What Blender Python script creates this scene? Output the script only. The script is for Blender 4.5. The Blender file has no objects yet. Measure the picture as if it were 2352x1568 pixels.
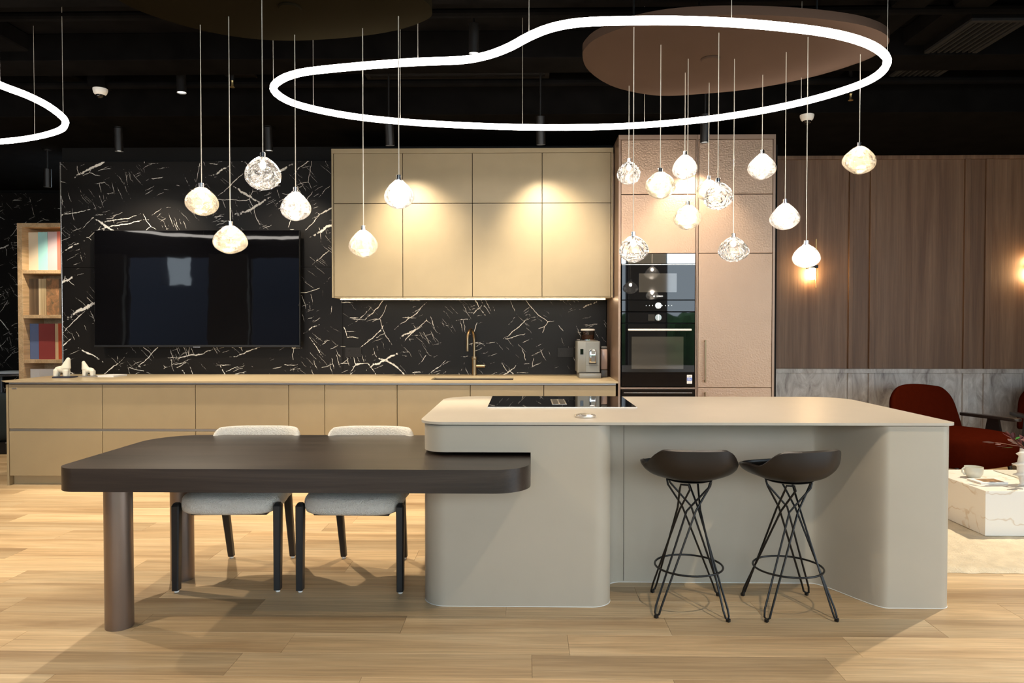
import bpy, bmesh, math, random
from mathutils import Vector, Matrix
R = math.radians
SC = bpy.context.scene
COL = SC.collection

# ------------------------------------------------------------------ camera
cam = bpy.data.objects.new('camera', bpy.data.cameras.new('camera'))
COL.objects.link(cam)
cam.data.sensor_width = 36.0
cam.data.lens = 36.0 * 1650.0 / 2352.0
cam.location = (0, 0, 1.375)
cam.rotation_euler = (R(90) - math.atan(33 / 1650), 0, math.atan(29 / 1650))
cam.data.clip_start = 0.05
SC.camera = cam

# ------------------------------------------------------------------ world (dusk daylight outside the shop windows)
W = bpy.data.worlds.new('dusk_sky')
SC.world = W
W.use_nodes = True
W.node_tree.nodes['Background'].inputs[0].default_value = (0.74, 0.88, 1.0, 1)
W.node_tree.nodes['Background'].inputs[1].default_value = 3.4

# ------------------------------------------------------------------ exposure / view
SC.view_settings.view_transform = 'Standard'
SC.view_settings.look = 'None'
SC.view_settings.gamma = 1.0
SC.view_settings.exposure = 0.85
SC.view_settings.use_curve_mapping = False
SC.cycles.max_bounces = 7
SC.cycles.diffuse_bounces = 3
SC.cycles.glossy_bounces = 3
SC.cycles.transparent_max_bounces = 10
SC.cycles.adaptive_threshold = 0.03
SC.cycles.sample_clamp_indirect = 6.0

RING_STRENGTH = 8.0
BULB_STRENGTH = 300.0
SPOT_WARM = (1.0, 0.85, 0.64)
SPOT_GAIN = 1.0

# ------------------------------------------------------------------ material helpers
def new_mat(name):
    m = bpy.data.materials.new(name)
    m.use_nodes = True
    nt = m.node_tree
    return m, nt, nt.nodes['Principled BSDF']

def N(nt, typ, **kw):
    n = nt.nodes.new(typ)
    for k, v in kw.items():
        if k.startswith('i_'):
            key = k[2:]
            key = int(key) if key.isdigit() else key.replace('_', ' ')
            n.inputs[key].default_value = v
        else:
            setattr(n, k, v)
    return n

def L(nt, a, b): nt.links.new(a, b)

def col4(c): return (c[0], c[1], c[2], 1.0)

def plain(name, c, rough=0.5, metal=0.0, bump=0.0, bscale=200.0, spec=0.5, var=0.0, vscale=6.0, bdist=0.01, coat=0.0):
    m, nt, b = new_mat(name)
    b.inputs['Base Color'].default_value = col4(c)
    b.inputs['Roughness'].default_value = rough
    b.inputs['Metallic'].default_value = metal
    b.inputs['Specular IOR Level'].default_value = spec
    if coat: b.inputs['Coat Weight'].default_value = coat
    tc = N(nt, 'ShaderNodeTexCoord')
    nz = N(nt, 'ShaderNodeTexNoise', i_Scale=vscale, i_Detail=4.0)
    L(nt, tc.outputs['Object'], nz.inputs['Vector'])
    rp = N(nt, 'ShaderNodeMapRange')
    v = max(var, 0.02)
    rp.inputs['From Min'].default_value = 0.3; rp.inputs['From Max'].default_value = 0.7
    rp.inputs['To Min'].default_value = 1 - v; rp.inputs['To Max'].default_value = 1 + v
    L(nt, nz.outputs['Fac'], rp.inputs['Value'])
    hs = N(nt, 'ShaderNodeHueSaturation')
    hs.inputs['Color'].default_value = col4(c)
    L(nt, rp.outputs['Result'], hs.inputs['Value'])
    L(nt, hs.outputs['Color'], b.inputs['Base Color'])
    if bump > 0:
        n2 = N(nt, 'ShaderNodeTexNoise', i_Scale=bscale, i_Detail=3.0)
        L(nt, tc.outputs['Object'], n2.inputs['Vector'])
        bp = N(nt, 'ShaderNodeBump', i_Strength=bump, i_Distance=bdist)
        L(nt, n2.outputs['Fac'], bp.inputs['Height'])
        L(nt, bp.outputs['Normal'], b.inputs['Normal'])
    return m

def ramp(nt, stops):
    r = N(nt, 'ShaderNodeValToRGB')
    e = r.color_ramp.elements
    while len(e) < len(stops): e.new(0.5)
    for el, (p, c) in zip(e, stops):
        el.position = p; el.color = col4(c)
    return r

def wood(name, dark, mid, light, axis=0, rough=0.45, scale=6.0, stretch=0.07, rand=True, tone=0.16, bump=0.15, lo=.33, hi=.68):
    m, nt, b = new_mat(name)
    tc = N(nt, 'ShaderNodeTexCoord')
    vec = tc.outputs['Object']
    if rand:
        oi = N(nt, 'ShaderNodeObjectInfo')
        mm = N(nt, 'ShaderNodeMath', operation='MULTIPLY'); mm.inputs[1].default_value = 61.0
        L(nt, oi.outputs['Random'], mm.inputs[0])
        va = N(nt, 'ShaderNodeVectorMath', operation='ADD')
        L(nt, vec, va.inputs[0]); L(nt, mm.outputs[0], va.inputs[1])
        vec = va.outputs[0]
    mp = N(nt, 'ShaderNodeMapping')
    s = [1, 1, 1]; s[axis] = stretch
    mp.inputs['Scale'].default_value = s
    L(nt, vec, mp.inputs['Vector'])
    n1 = N(nt, 'ShaderNodeTexNoise', i_Scale=scale, i_Detail=9.0, i_Roughness=0.62, i_Distortion=0.9)
    L(nt, mp.outputs[0], n1.inputs['Vector'])
    r1 = ramp(nt, [(lo, dark), (0.5, mid), (hi, light)])
    L(nt, n1.outputs['Fac'], r1.inputs['Fac'])
    n2 = N(nt, 'ShaderNodeTexNoise', i_Scale=scale * 14, i_Detail=4.0, i_Roughness=0.7)
    mp2 = N(nt, 'ShaderNodeMapping'); s2 = [1, 1, 1]; s2[axis] = stretch * 0.35
    mp2.inputs['Scale'].default_value = s2
    L(nt, vec, mp2.inputs['Vector']); L(nt, mp2.outputs[0], n2.inputs['Vector'])
    r2 = N(nt, 'ShaderNodeMapRange')
    r2.inputs['From Min'].default_value = .3; r2.inputs['From Max'].default_value = .62
    r2.inputs['To Min'].default_value = .72; r2.inputs['To Max'].default_value = 1.05
    L(nt, n2.outputs['Fac'], r2.inputs['Value'])
    hs = N(nt, 'ShaderNodeHueSaturation')
    L(nt, r1.outputs['Color'], hs.inputs['Color'])
    val = r2.outputs['Result']
    if rand:
        r3 = N(nt, 'ShaderNodeMapRange')
        r3.inputs['To Min'].default_value = 1 - tone; r3.inputs['To Max'].default_value = 1 + tone * .6
        L(nt, oi.outputs['Random'], r3.inputs['Value'])
        mu = N(nt, 'ShaderNodeMath', operation='MULTIPLY')
        L(nt, val, mu.inputs[0]); L(nt, r3.outputs['Result'], mu.inputs[1])
        val = mu.outputs[0]
    L(nt, val, hs.inputs['Value'])
    L(nt, hs.outputs['Color'], b.inputs['Base Color'])
    b.inputs['Roughness'].default_value = rough
    bp = N(nt, 'ShaderNodeBump', i_Strength=bump, i_Distance=0.002)
    L(nt, n2.outputs['Fac'], bp.inputs['Height'])
    L(nt, bp.outputs['Normal'], b.inputs['Normal'])
    return m

def emit(name, c, s):
    m, nt, b = new_mat(name)
    nt.nodes.remove(b)
    e = N(nt, 'ShaderNodeEmission')
    e.inputs[0].default_value = col4(c); e.inputs[1].default_value = s
    L(nt, e.outputs[0], nt.nodes['Material Output'].inputs[0])
    return m

def black_marble(name):
    """black laminate marble with broken cream veins (several layers of stretched Voronoi strokes)"""
    m, nt, b = new_mat(name)
    tc = N(nt, 'ShaderNodeTexCoord')
    sx = N(nt, 'ShaderNodeSeparateXYZ'); L(nt, tc.outputs['Object'], sx.inputs[0])
    cb = N(nt, 'ShaderNodeCombineXYZ'); L(nt, sx.outputs['X'], cb.inputs['X']); L(nt, sx.outputs['Z'], cb.inputs['Y'])
    def distort(vec, scale, amt, seed):
        ad = N(nt, 'ShaderNodeVectorMath', operation='ADD'); ad.inputs[1].default_value = (seed, seed * 1.7, 0)
        L(nt, vec, ad.inputs[0])
        nz = N(nt, 'ShaderNodeTexNoise', noise_dimensions='2D', i_Scale=scale, i_Detail=3.0)
        L(nt, ad.outputs[0], nz.inputs['Vector'])
        sb = N(nt, 'ShaderNodeVectorMath', operation='SUBTRACT'); sb.inputs[1].default_value = (.5, .5, .5)
        L(nt, nz.outputs['Color'], sb.inputs[0])
        sc = N(nt, 'ShaderNodeVectorMath', operation='SCALE'); sc.inputs['Scale'].default_value = amt
        L(nt, sb.outputs[0], sc.inputs[0])
        o = N(nt, 'ShaderNodeVectorMath', operation='ADD')
        L(nt, vec, o.inputs[0]); L(nt, sc.outputs[0], o.inputs[1])
        return o.outputs[0]
    base = distort(distort(cb.outputs[0], 2.6, 0.10, 3.1), 22.0, 0.016, 9.7)
    # jagged width noise
    jn = N(nt, 'ShaderNodeTexNoise', noise_dimensions='2D', i_Scale=46.0, i_Detail=3.0)
    L(nt, cb.outputs[0], jn.inputs['Vector'])
    acc = None
    #         angle  half_len half_wid keep  seed  bright
    layers = [(27,   0.15,  0.0105, 0.66, 1.3, 1.0, .060),
              (14,   0.18,  0.0048, 0.55, 21.7, 1.0, .055),
              (-58,  0.14,  0.0050, 0.50, 5.9, 1.0, .055),
              (-31,  0.14,  0.0085, 0.56, 33.3, 1.0, .060),
              (42,   0.13,  0.0032, 0.50, 47.1, .95, .055),
              (3,    0.050, 0.0028, 0.30, 61.9, .85, .085),
              (-70,  0.050, 0.0022, 0.32, 77.7, .70, .085),
              (24,   0.040, 0.0020, 0.40, 83.3, .65, .085),
              (-45,  0.055, 0.0016, 0.36, 91.1, .40, .085)]
    for ang, hl, hw, keep, seed, br, thr in layers:
        kq = thr / .16
        mp = N(nt, 'ShaderNodeMapping', vector_type='TEXTURE')
        mp.inputs['Location'].default_value = (seed, -seed * .37, 0)
        mp.inputs['Rotation'].default_value = (0, 0, R(ang))
        mp.inputs['Scale'].default_value = (hl / thr, hw / thr, 1)
        L(nt, base, mp.inputs['Vector'])
        vo = N(nt, 'ShaderNodeTexVoronoi', voronoi_dimensions='2D', i_Scale=1.0)
        L(nt, mp.outputs[0], vo.inputs['Vector'])
        sp = N(nt, 'ShaderNodeSeparateColor'); L(nt, vo.outputs['Color'], sp.inputs[0])
        # per-cell threshold: 0 for dropped cells
        kp = N(nt, 'ShaderNodeMath', operation='LESS_THAN'); kp.inputs[1].default_value = keep
        L(nt, sp.outputs[0], kp.inputs[0])
        sz = N(nt, 'ShaderNodeMapRange'); sz.inputs['To Min'].default_value = .03 * kq; sz.inputs['To Max'].default_value = .24 * kq
        L(nt, sp.outputs[1], sz.inputs['Value'])
        jj = N(nt, 'ShaderNodeMath', operation='MULTIPLY_ADD'); jj.inputs[1].default_value = .34 * kq; jj.inputs[2].default_value = -.17 * kq
        L(nt, jn.outputs['Fac'], jj.inputs[0])
        t1 = N(nt, 'ShaderNodeMath', operation='ADD'); L(nt, sz.outputs[0], t1.inputs[0]); L(nt, jj.outputs[0], t1.inputs[1])
        t2 = N(nt, 'ShaderNodeMath', operation='SUBTRACT'); L(nt, t1.outputs[0], t2.inputs[0]); L(nt, vo.outputs['Distance'], t2.inputs[1])
        t3 = N(nt, 'ShaderNodeMath', operation='MULTIPLY', use_clamp=True); t3.inputs[1].default_value = 14.0 / kq
        L(nt, t2.outputs[0], t3.inputs[0])
        t4 = N(nt, 'ShaderNodeMath', operation='MULTIPLY'); L(nt, t3.outputs[0], t4.inputs[0]); L(nt, kp.outputs[0], t4.inputs[1])
        t5 = N(nt, 'ShaderNodeMath', operation='MULTIPLY'); t5.inputs[1].default_value = br
        L(nt, t4.outputs[0], t5.inputs[0])
        if acc is None: acc = t5.outputs[0]
        else:
            mx = N(nt, 'ShaderNodeMath', operation='MAXIMUM'); L(nt, acc, mx.inputs[0]); L(nt, t5.outputs[0], mx.inputs[1]); acc = mx.outputs[0]
    # thin hairlines along distorted cell borders, broken up by noise
    ve = N(nt, 'ShaderNodeTexVoronoi', voronoi_dimensions='2D', feature='DISTANCE_TO_EDGE', i_Scale=2.2)
    L(nt, base, ve.inputs['Vector'])
    lt = N(nt, 'ShaderNodeMapRange'); lt.inputs['From Min'].default_value = .0065; lt.inputs['From Max'].default_value = .003
    L(nt, ve.outputs['Distance'], lt.inputs['Value'])
    bn = N(nt, 'ShaderNodeTexNoise', noise_dimensions='2D', i_Scale=4.0, i_Detail=4.0); L(nt, cb.outputs[0], bn.inputs['Vector'])
    bm_ = N(nt, 'ShaderNodeMapRange'); bm_.inputs['From Min'].default_value = .52; bm_.inputs['From Max'].default_value = .56
    L(nt, bn.outputs['Fac'], bm_.inputs['Value'])
    hl_ = N(nt, 'ShaderNodeMath', operation='MULTIPLY'); L(nt, lt.outputs[0], hl_.inputs[0]); L(nt, bm_.outputs[0], hl_.inputs[1])
    mx = N(nt, 'ShaderNodeMath', operation='MAXIMUM'); L(nt, acc, mx.inputs[0]); L(nt, hl_.outputs[0], mx.inputs[1])
    mix = N(nt, 'ShaderNodeMix', data_type='RGBA')
    L(nt, mx.outputs[0], mix.inputs['Factor'])
    b.inputs['Specular IOR Level'].default_value = .22
    mix.inputs['A'].default_value = (0.0090, 0.0076, 0.0068, 1); mix.inputs['B'].default_value = (0.86, 0.82, 0.75, 1)
    L(nt, mix.outputs['Result'], b.inputs['Base Color'])
    b.inputs['Roughness'].default_value = 0.42
    return m

def grey_marble(name):
    m, nt, b = new_mat(name)
    tc = N(nt, 'ShaderNodeTexCoord')
    mp = N(nt, 'ShaderNodeMapping'); mp.inputs['Scale'].default_value = (1.6, 1.6, .55); mp.inputs['Rotation'].default_value = (0, R(18), 0)
    L(nt, tc.outputs['Object'], mp.inputs[0])
    n1 = N(nt, 'ShaderNodeTexNoise', i_Scale=5.5, i_Detail=10.0, i_Roughness=.66, i_Distortion=1.4)
    L(nt, mp.outputs[0], n1.inputs['Vector'])
    r = ramp(nt, [(.28, (.18, .152, .138)), (.45, (.40, .36, .33)), (.6, (.53, .50, .47)), (.74, (.70, .67, .63))])
    L(nt, n1.outputs['Fac'], r.inputs['Fac']); L(nt, r.outputs[0], b.inputs['Base Color'])
    b.inputs['Roughness'].default_value = .35
    return m

def cream_marble(name):
    m, nt, b = new_mat(name)
    tc = N(nt, 'ShaderNodeTexCoord')
    n1 = N(nt, 'ShaderNodeTexNoise', i_Scale=2.0, i_Detail=4.0); L(nt, tc.outputs['Object'], n1.inputs['Vector'])
    ad = N(nt, 'ShaderNodeMix', data_type='RGBA', blend_type='LINEAR_LIGHT'); ad.inputs['Factor'].default_value = .35
    L(nt, tc.outputs['Object'], ad.inputs['A']); L(nt, n1.outputs['Color'], ad.inputs['B'])
    v = N(nt, 'ShaderNodeTexVoronoi', feature='DISTANCE_TO_EDGE', i_Scale=3.0); L(nt, ad.outputs['Result'], v.inputs['Vector'])
    r = N(nt, 'ShaderNodeMapRange'); r.inputs['From Min'].default_value = .0; r.inputs['From Max'].default_value = .02
    L(nt, v.outputs['Distance'], r.inputs['Value'])
    n2 = N(nt, 'ShaderNodeTexNoise', i_Scale=7.0, i_Detail=6.0); L(nt, tc.outputs['Object'], n2.inputs['Vector'])
    s = N(nt, 'ShaderNodeMapRange'); s.inputs['From Min'].default_value = .45; s.inputs['From Max'].default_value = .62
    L(nt, n2.outputs['Fac'], s.inputs['Value'])
    mx = N(nt, 'ShaderNodeMath', operation='MAXIMUM'); L(nt, r.outputs[0], mx.inputs[0]); L(nt, s.outputs[0], mx.inputs[1])
    mix = N(nt, 'ShaderNodeMix', data_type='RGBA'); L(nt, mx.outputs[0], mix.inputs['Factor'])
    mix.inputs['A'].default_value = (.66, .55, .42, 1); mix.inputs['B'].default_value = (.82, .78, .71, 1)
    L(nt, mix.outputs['Result'], b.inputs['Base Color']); b.inputs['Roughness'].default_value = .35
    return m

def shade_glass(name, tint, body, amount, swirl):
    """hand blown lamp glass: see-through, glossy, with a share of milky/crackled body that scatters the bulb's light"""
    m, nt, b = new_mat(name)
    nt.nodes.remove(b)
    out = nt.nodes['Material Output']
    tc = N(nt, 'ShaderNodeTexCoord'); oi = N(nt, 'ShaderNodeObjectInfo')
    mm = N(nt, 'ShaderNodeMath', operation='MULTIPLY'); mm.inputs[1].default_value = 31.0
    L(nt, oi.outputs['Random'], mm.inputs[0])
    va = N(nt, 'ShaderNodeVectorMath', operation='ADD'); L(nt, tc.outputs['Object'], va.inputs[0]); L(nt, mm.outputs[0], va.inputs[1])
    nz = N(nt, 'ShaderNodeTexNoise', i_Scale=swirl[0], i_Detail=swirl[1], i_Distortion=swirl[2]); L(nt, va.outputs[0], nz.inputs['Vector'])
    bp = N(nt, 'ShaderNodeBump', i_Strength=swirl[3], i_Distance=swirl[4]); L(nt, nz.outputs['Fac'], bp.inputs['Height'])
    tr = N(nt, 'ShaderNodeBsdfTransparent'); tr.inputs[0].default_value = col4(tint)
    gl = N(nt, 'ShaderNodeBsdfGlossy'); gl.inputs['Roughness'].default_value = .04; L(nt, bp.outputs['Normal'], gl.inputs['Normal'])
    tl = N(nt, 'ShaderNodeBsdfTranslucent'); tl.inputs[0].default_value = col4(body)
    df = N(nt, 'ShaderNodeBsdfDiffuse'); df.inputs[0].default_value = col4(body)
    md = N(nt, 'ShaderNodeMixShader'); md.inputs[0].default_value = .35; L(nt, tl.outputs[0], md.inputs[1]); L(nt, df.outputs[0], md.inputs[2])
    fr = N(nt, 'ShaderNodeMapRange'); fr.inputs['From Min'].default_value = .40; fr.inputs['From Max'].default_value = .62
    fr.inputs['To Min'].default_value = amount[0]; fr.inputs['To Max'].default_value = amount[1]
    L(nt, nz.outputs['Fac'], fr.inputs['Value'])
    m1 = N(nt, 'ShaderNodeMixShader'); L(nt, fr.outputs[0], m1.inputs[0]); L(nt, tr.outputs[0], m1.inputs[1]); L(nt, md.outputs[0], m1.inputs[2])
    fn = N(nt, 'ShaderNodeFresnel'); fn.inputs['IOR'].default_value = 1.48; L(nt, bp.outputs['Normal'], fn.inputs['Normal'])
    m2 = N(nt, 'ShaderNodeMixShader'); L(nt, fn.outputs[0], m2.inputs[0]); L(nt, m1.outputs[0], m2.inputs[1]); L(nt, gl.outputs[0], m2.inputs[2])
    L(nt, m2.outputs[0], out.inputs[0])
    return m

M = {}
M['oak'] = wood('oak_plank', (.43, .275, .14), (.60, .42, .235), (.73, .55, .335), axis=0, rough=.42, scale=4.6, stretch=.09, tone=.24)
M['oak_slab'] = wood('oak_floor_far', (.43, .275, .14), (.60, .42, .235), (.73, .55, .335), axis=0, rough=.42, scale=4.6, stretch=.09, rand=False)
M['walnut'] = wood('walnut_panel', (.140, .069, .034), (.190, .101, .053), (.240, .136, .076), axis=2, rough=.5, scale=9, stretch=.045, tone=.05)
M['darkwood'] = wood('smoked_wood', (.015, .0095, .0068), (.032, .021, .0152), (.052, .036, .027), axis=0, rough=.33, scale=6, stretch=.08, rand=False, bump=.25)
M['ashwood'] = wood('ash_shelf', (.46, .29, .14), (.62, .42, .23), (.73, .53, .32), axis=1, rough=.5, scale=6, stretch=.1, tone=.05)
M['champagne'] = plain('champagne_laminate', (.345, .272, .163), .40, .15, var=.03)
M['champagne_top'] = plain('champagne_worktop', (.44, .35, .22), .36, .1, var=.03)
M['copper'] = plain('copper_leather_laminate', (.44, .295, .205), .40, .75, bump=.6, bscale=70, bdist=.004)
M['copper_frame'] = plain('copper_frame', (.33, .225, .165), .36, .6)
M['island'] = plain('greige_lacquer', (.48, .42, .33), .42, 0, var=.02)
M['island_toplit'] = plain('greige_lacquer_toplit', (.54, .48, .395), .38, 0, var=.02)  # body greige made paler to stand for light from above
M['rail'] = plain('grip_channel_metal', (.42, .42, .42), .35, .8)
M['plinth'] = plain('plinth_laminate', (.40, .31, .18), .5)
M['gap'] = plain('dark_gap', (.02, .016, .012), .7)
M['black'] = plain('black_paint', (.006, .006, .0062), .75, spec=.2)
M['blackmetal'] = plain('black_powder_coat', (.008, .007, .0065), .4, spec=.35)
M['ceiling'] = plain('black_ceiling_paint', (.0042, .0038, .0036), 1.0, spec=.02, var=.3)
M['canopy_brown'] = plain('brown_canopy', (.052, .034, .025), 1.0, spec=.0)
M['canopy_dark'] = plain('olive_canopy', (.010, .008, .0045), 1.0, spec=.0)
M['chrome'] = plain('chrome', (.80, .79, .77), .12, 1.0)
M['wire'] = plain('cable', (.62, .58, .50), .4, .3)
M['marble'] = black_marble('black_marble')
M['greymarble'] = grey_marble('grey_marble')
M['creammarble'] = cream_marble('cream_marble')
M['tvglass'] = plain('tv_glass', (.003, .003, .004), .025, bump=.05, bscale=1.6, bdist=.02, spec=.3)
M['tvbody'] = plain('tv_body', (.010, .010, .011), .35)
M['glassblack'] = plain('black_glass', (.004, .004, .005), .02, spec=.45)
M['mirrorglass'] = plain('mirror_glass', (.62, .60, .57), .02, 1.0)
M['steel'] = plain('brushed_steel', (.78, .74, .69), .25, .9)
M['brass'] = plain('antique_brass', (.34, .25, .15), .28, .95)
M['gold'] = plain('brushed_brass', (.65, .46, .20), .3, .95)
M['sinkbronze'] = plain('bronze_sink', (.030, .020, .013), .45, .3)
M['machine'] = plain('machine_grey', (.21, .21, .195), .4, .3)
M['machine_dark'] = plain('machine_dark', (.10, .10, .098), .4)
M['boucle'] = plain('white_boucle', (.70, .665, .60), .95, bump=.9, bscale=150, bdist=.01, var=.06, vscale=60)
M['stoolseat'] = plain('brown_plastic', (.017, .0115, .0085), .36, spec=.4)
M['chairleg'] = plain('black_ash_leg', (.013, .013, .014), .45)
M['tableleg'] = plain('bronze_leg', (.24, .19, .16), .32, .8)
M['rust'] = plain('rust_fabric', (.034, .0038, .0012), 1.0, bump=.4, bscale=400, bdist=.003, var=.06, vscale=30, spec=.0)
M['armwood'] = plain('dark_arm_wood', (.016, .011, .009), .4)
M['rug'] = plain('cream_rug', (.70, .60, .44), 1.0, bump=.8, bscale=90, bdist=.01, var=.10, vscale=14)
M['ceramic'] = plain('cream_ceramic', (.74, .69, .58), .8, bump=.12, bscale=220, bdist=.003)
M['cup'] = plain('glazed_cup', (.66, .65, .56), .3)
M['white'] = plain('white_matt', (.82, .80, .76), .6)
M['paper'] = plain('paper', (.80, .76, .70), .7)
M['navy'] = plain('navy_tile', (.022, .024, .045), .4)
M['greytile'] = plain('grey_tile', (.27, .24, .215), .45)
M['beans'] = plain('coffee_beans', (.20, .085, .03), .5, bump=1.0, bscale=160, bdist=.01, var=.3, vscale=120)
M['photo'] = plain('brown_cover', (.26, .15, .075), .5, var=.5, vscale=30)
M['redleaf'] = plain('burgundy_leaf', (.085, .014, .016), .45)
M['greenleaf'] = plain('green_leaf', (.05, .22, .045), .45)
M['stem'] = plain('twig', (.20, .07, .04), .7)
M['socket'] = plain('dark_socket', (.016, .0135, .012), .4, spec=.3)
M['pillar'] = plain('beige_pillar', (.55, .50, .42), .6)
M['hedge'] = plain('hedge_leaf', (.05, .17, .035), .7, var=.3, vscale=9)
M['asphalt'] = plain('asphalt', (.10, .105, .12), .8)
M['windowframe'] = plain('window_frame', (.03, .028, .027), .4)
M['led'] = emit('led_tube', (1.0, .93, .85), RING_STRENGTH)
M['ledstrip'] = emit('led_strip', (1.0, .80, .52), 14.0)
M['bulb'] = emit('bulb', (1.0, .86, .70), BULB_STRENGTH)
M['sconcelight'] = emit('sconce_light', (1.0, .68, .34), 60.0)
M['spotlens'] = emit('spot_lens', (1.0, .90, .74), 2.5)
M['glass_clear'] = shade_glass('clear_blown_glass', (.96, .96, .96), (1, 1, 1), (0.0, .10), (15, 2, 3.5, .9, .02))
M['glass_white'] = shade_glass('frosted_crackle_glass', (.97, .97, .97), (1, .985, .96), (.035, .26), (70, 4, 1.0, .5, .004))
M['glass_amber'] = shade_glass('amber_crackle_glass', (.98, .93, .84), (1, .87, .66), (.05, .20), (60, 4, 1.2, .5, .004))

# ------------------------------------------------------------------ geometry helpers
def build(name, bm, mat, parent=None, loc=None, smooth=35, rot=None):
    me = bpy.data.meshes.new(name)
    bmesh.ops.recalc_face_normals(bm, faces=bm.faces[:])
    bm.to_mesh(me); bm.free()
    if smooth:
        me.polygons.foreach_set('use_smooth', [True] * len(me.polygons))
        me.set_sharp_from_angle(angle=R(smooth))
    if mat: me.materials.append(M[mat] if isinstance(mat, str) else mat)
    o = bpy.data.objects.new(name, me); COL.objects.link(o)
    if parent: o.parent = parent
    if loc: o.location = loc
    if rot: o.rotation_euler = rot
    return o

def thing(name, label, cat, loc=(0, 0, 0), rz=0.0, group=None):
    o = bpy.data.objects.new(name, None); COL.objects.link(o)
    o.empty_display_size = .1
    o.location = loc; o.rotation_euler = (0, 0, rz)
    o['label'] = label; o['category'] = cat
    if group: o['group'] = group
    return o

def tag(o, label, cat, group=None):
    o['label'] = label; o['category'] = cat
    if group: o['group'] = group
    return o

def struct(o):
    o['kind'] = 'structure'; return o

def BM(): return bmesh.new()

def box(bm, x0, x1, y0, y1, z0, z1, bev=0.0, seg=1):
    vs = [bm.verts.new(p) for p in ((x0, y0, z0), (x1, y0, z0), (x1, y1, z0), (x0, y1, z0), (x0, y0, z1), (x1, y0, z1), (x1, y1, z1), (x0, y1, z1))]
    fs = [bm.faces.new([vs[i] for i in q]) for q in ((0, 3, 2, 1), (4, 5, 6, 7), (0, 1, 5, 4), (1, 2, 6, 5), (2, 3, 7, 6), (3, 0, 4, 7))]
    if bev > 0:
        es = list({e for f in fs for e in f.edges})
        bmesh.ops.bevel(bm, geom=es, offset=bev, segments=seg, profile=.5, affect='EDGES')
    return bm

def bx(name, x0, x1, y0, y1, z0, z1, mat, parent=None, bev=0.002, seg=1, smooth=35):
    return build(name, box(BM(), x0, x1, y0, y1, z0, z1, bev, seg), mat, parent, smooth=smooth)

def prism(bm, pts, z0, z1, bev=0.0, seg=2):
    n = len(pts)
    a = [bm.verts.new((p[0], p[1], z0)) for p in pts]
    b = [bm.verts.new((p[0], p[1], z1)) for p in pts]
    f0 = bm.faces.new(a[::-1]); f1 = bm.faces.new(b)
    for i in range(n):
        j = (i + 1) % n
        bm.faces.new((a[i], a[j], b[j], b[i]))
    if bev > 0:
        bmesh.ops.bevel(bm, geom=list(f0.edges) + list(f1.edges), offset=bev, segments=seg, profile=.5, affect='EDGES')
    return bm

def rpoly(corners, seg=10):
    """polygon with corner radii; corners = [(x, y, r), ...]"""
    out = []
    n = len(corners)
    for i, (x, y, r) in enumerate(corners):
        if r <= 0: out.append((x, y)); continue
        p = Vector((x, y)); a = (Vector(corners[i - 1][:2]) - p).normalized(); b = (Vector(corners[(i + 1) % n][:2]) - p).normalized()
        ang = a.angle(b); d = r / math.tan(ang / 2)
        c = p + (a + b).normalized() * (r / math.sin(ang / 2))
        s = p + a * d - c; e = p + b * d - c
        a0 = math.atan2(s.y, s.x); a1 = math.atan2(e.y, e.x)
        da = (a1 - a0 + math.pi) % (2 * math.pi) - math.pi
        for k in range(seg + 1):
            t = a0 + da * k / seg
            out.append((c.x + r * math.cos(t), c.y + r * math.sin(t)))
    return out

def tube(bm, pts, r, n=8, closed=False, caps=True):
    pts = [Vector(p) for p in pts]
    m = len(pts)
    rr = r if isinstance(r, (list, tuple)) else [r] * m
    tang = []
    for i in range(m):
        a = pts[(i - 1) % m] if (closed or i > 0) else pts[i]
        b = pts[(i + 1) % m] if (closed or i < m - 1) else pts[i]
        tang.append((b - a).normalized())
    t0 = tang[0]
    up = Vector((0, 0, 1)) if abs(t0.z) < .9 else Vector((1, 0, 0))
    nrm = (up - t0 * up.dot(t0)).normalized()
    rings = []
    for i in range(m):
        t = tang[i]
        nrm = (nrm - t * nrm.dot(t)).normalized()
        bi = t.cross(nrm)
        rings.append([bm.verts.new(pts[i] + (nrm * math.cos(2 * math.pi * k / n) + bi * math.sin(2 * math.pi * k / n)) * rr[i]) for k in range(n)])
    for i in range(m if closed else m - 1):
        A, B = rings[i], rings[(i + 1) % m]
        off = 0
        if closed and i == m - 1:
            off = min(range(n), key=lambda o: (A[0].co - B[o].co).length)
        for k in range(n):
            bm.faces.new((A[k], A[(k + 1) % n], B[(k + 1 + off) % n], B[(k + off) % n]))
    if caps and not closed:
        bm.faces.new(rings[0][::-1]); bm.faces.new(rings[-1])
    return bm

def lathe(bm, prof, n=24, cx=0, cy=0):
    rings = []
    for r, z in prof:
        if r < 1e-6: rings.append([bm.verts.new((cx, cy, z))])
        else: rings.append([bm.verts.new((cx + r * math.cos(2 * math.pi * k / n), cy + r * math.sin(2 * math.pi * k / n), z)) for k in range(n)])
    for A, B in zip(rings, rings[1:]):
        for k in range(n):
            j = (k + 1) % n
            if len(A) == 1 and len(B) == 1: continue
            if len(A) == 1: bm.faces.new((A[0], B[k], B[j]))
            elif len(B) == 1: bm.faces.new((A[k], A[j], B[0]))
            else: bm.faces.new((A[k], A[j], B[j], B[k]))
    if len(rings[0]) > 1: bm.faces.new(rings[0][::-1])
    if len(rings[-1]) > 1: bm.faces.new(rings[-1])
    return bm

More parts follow.
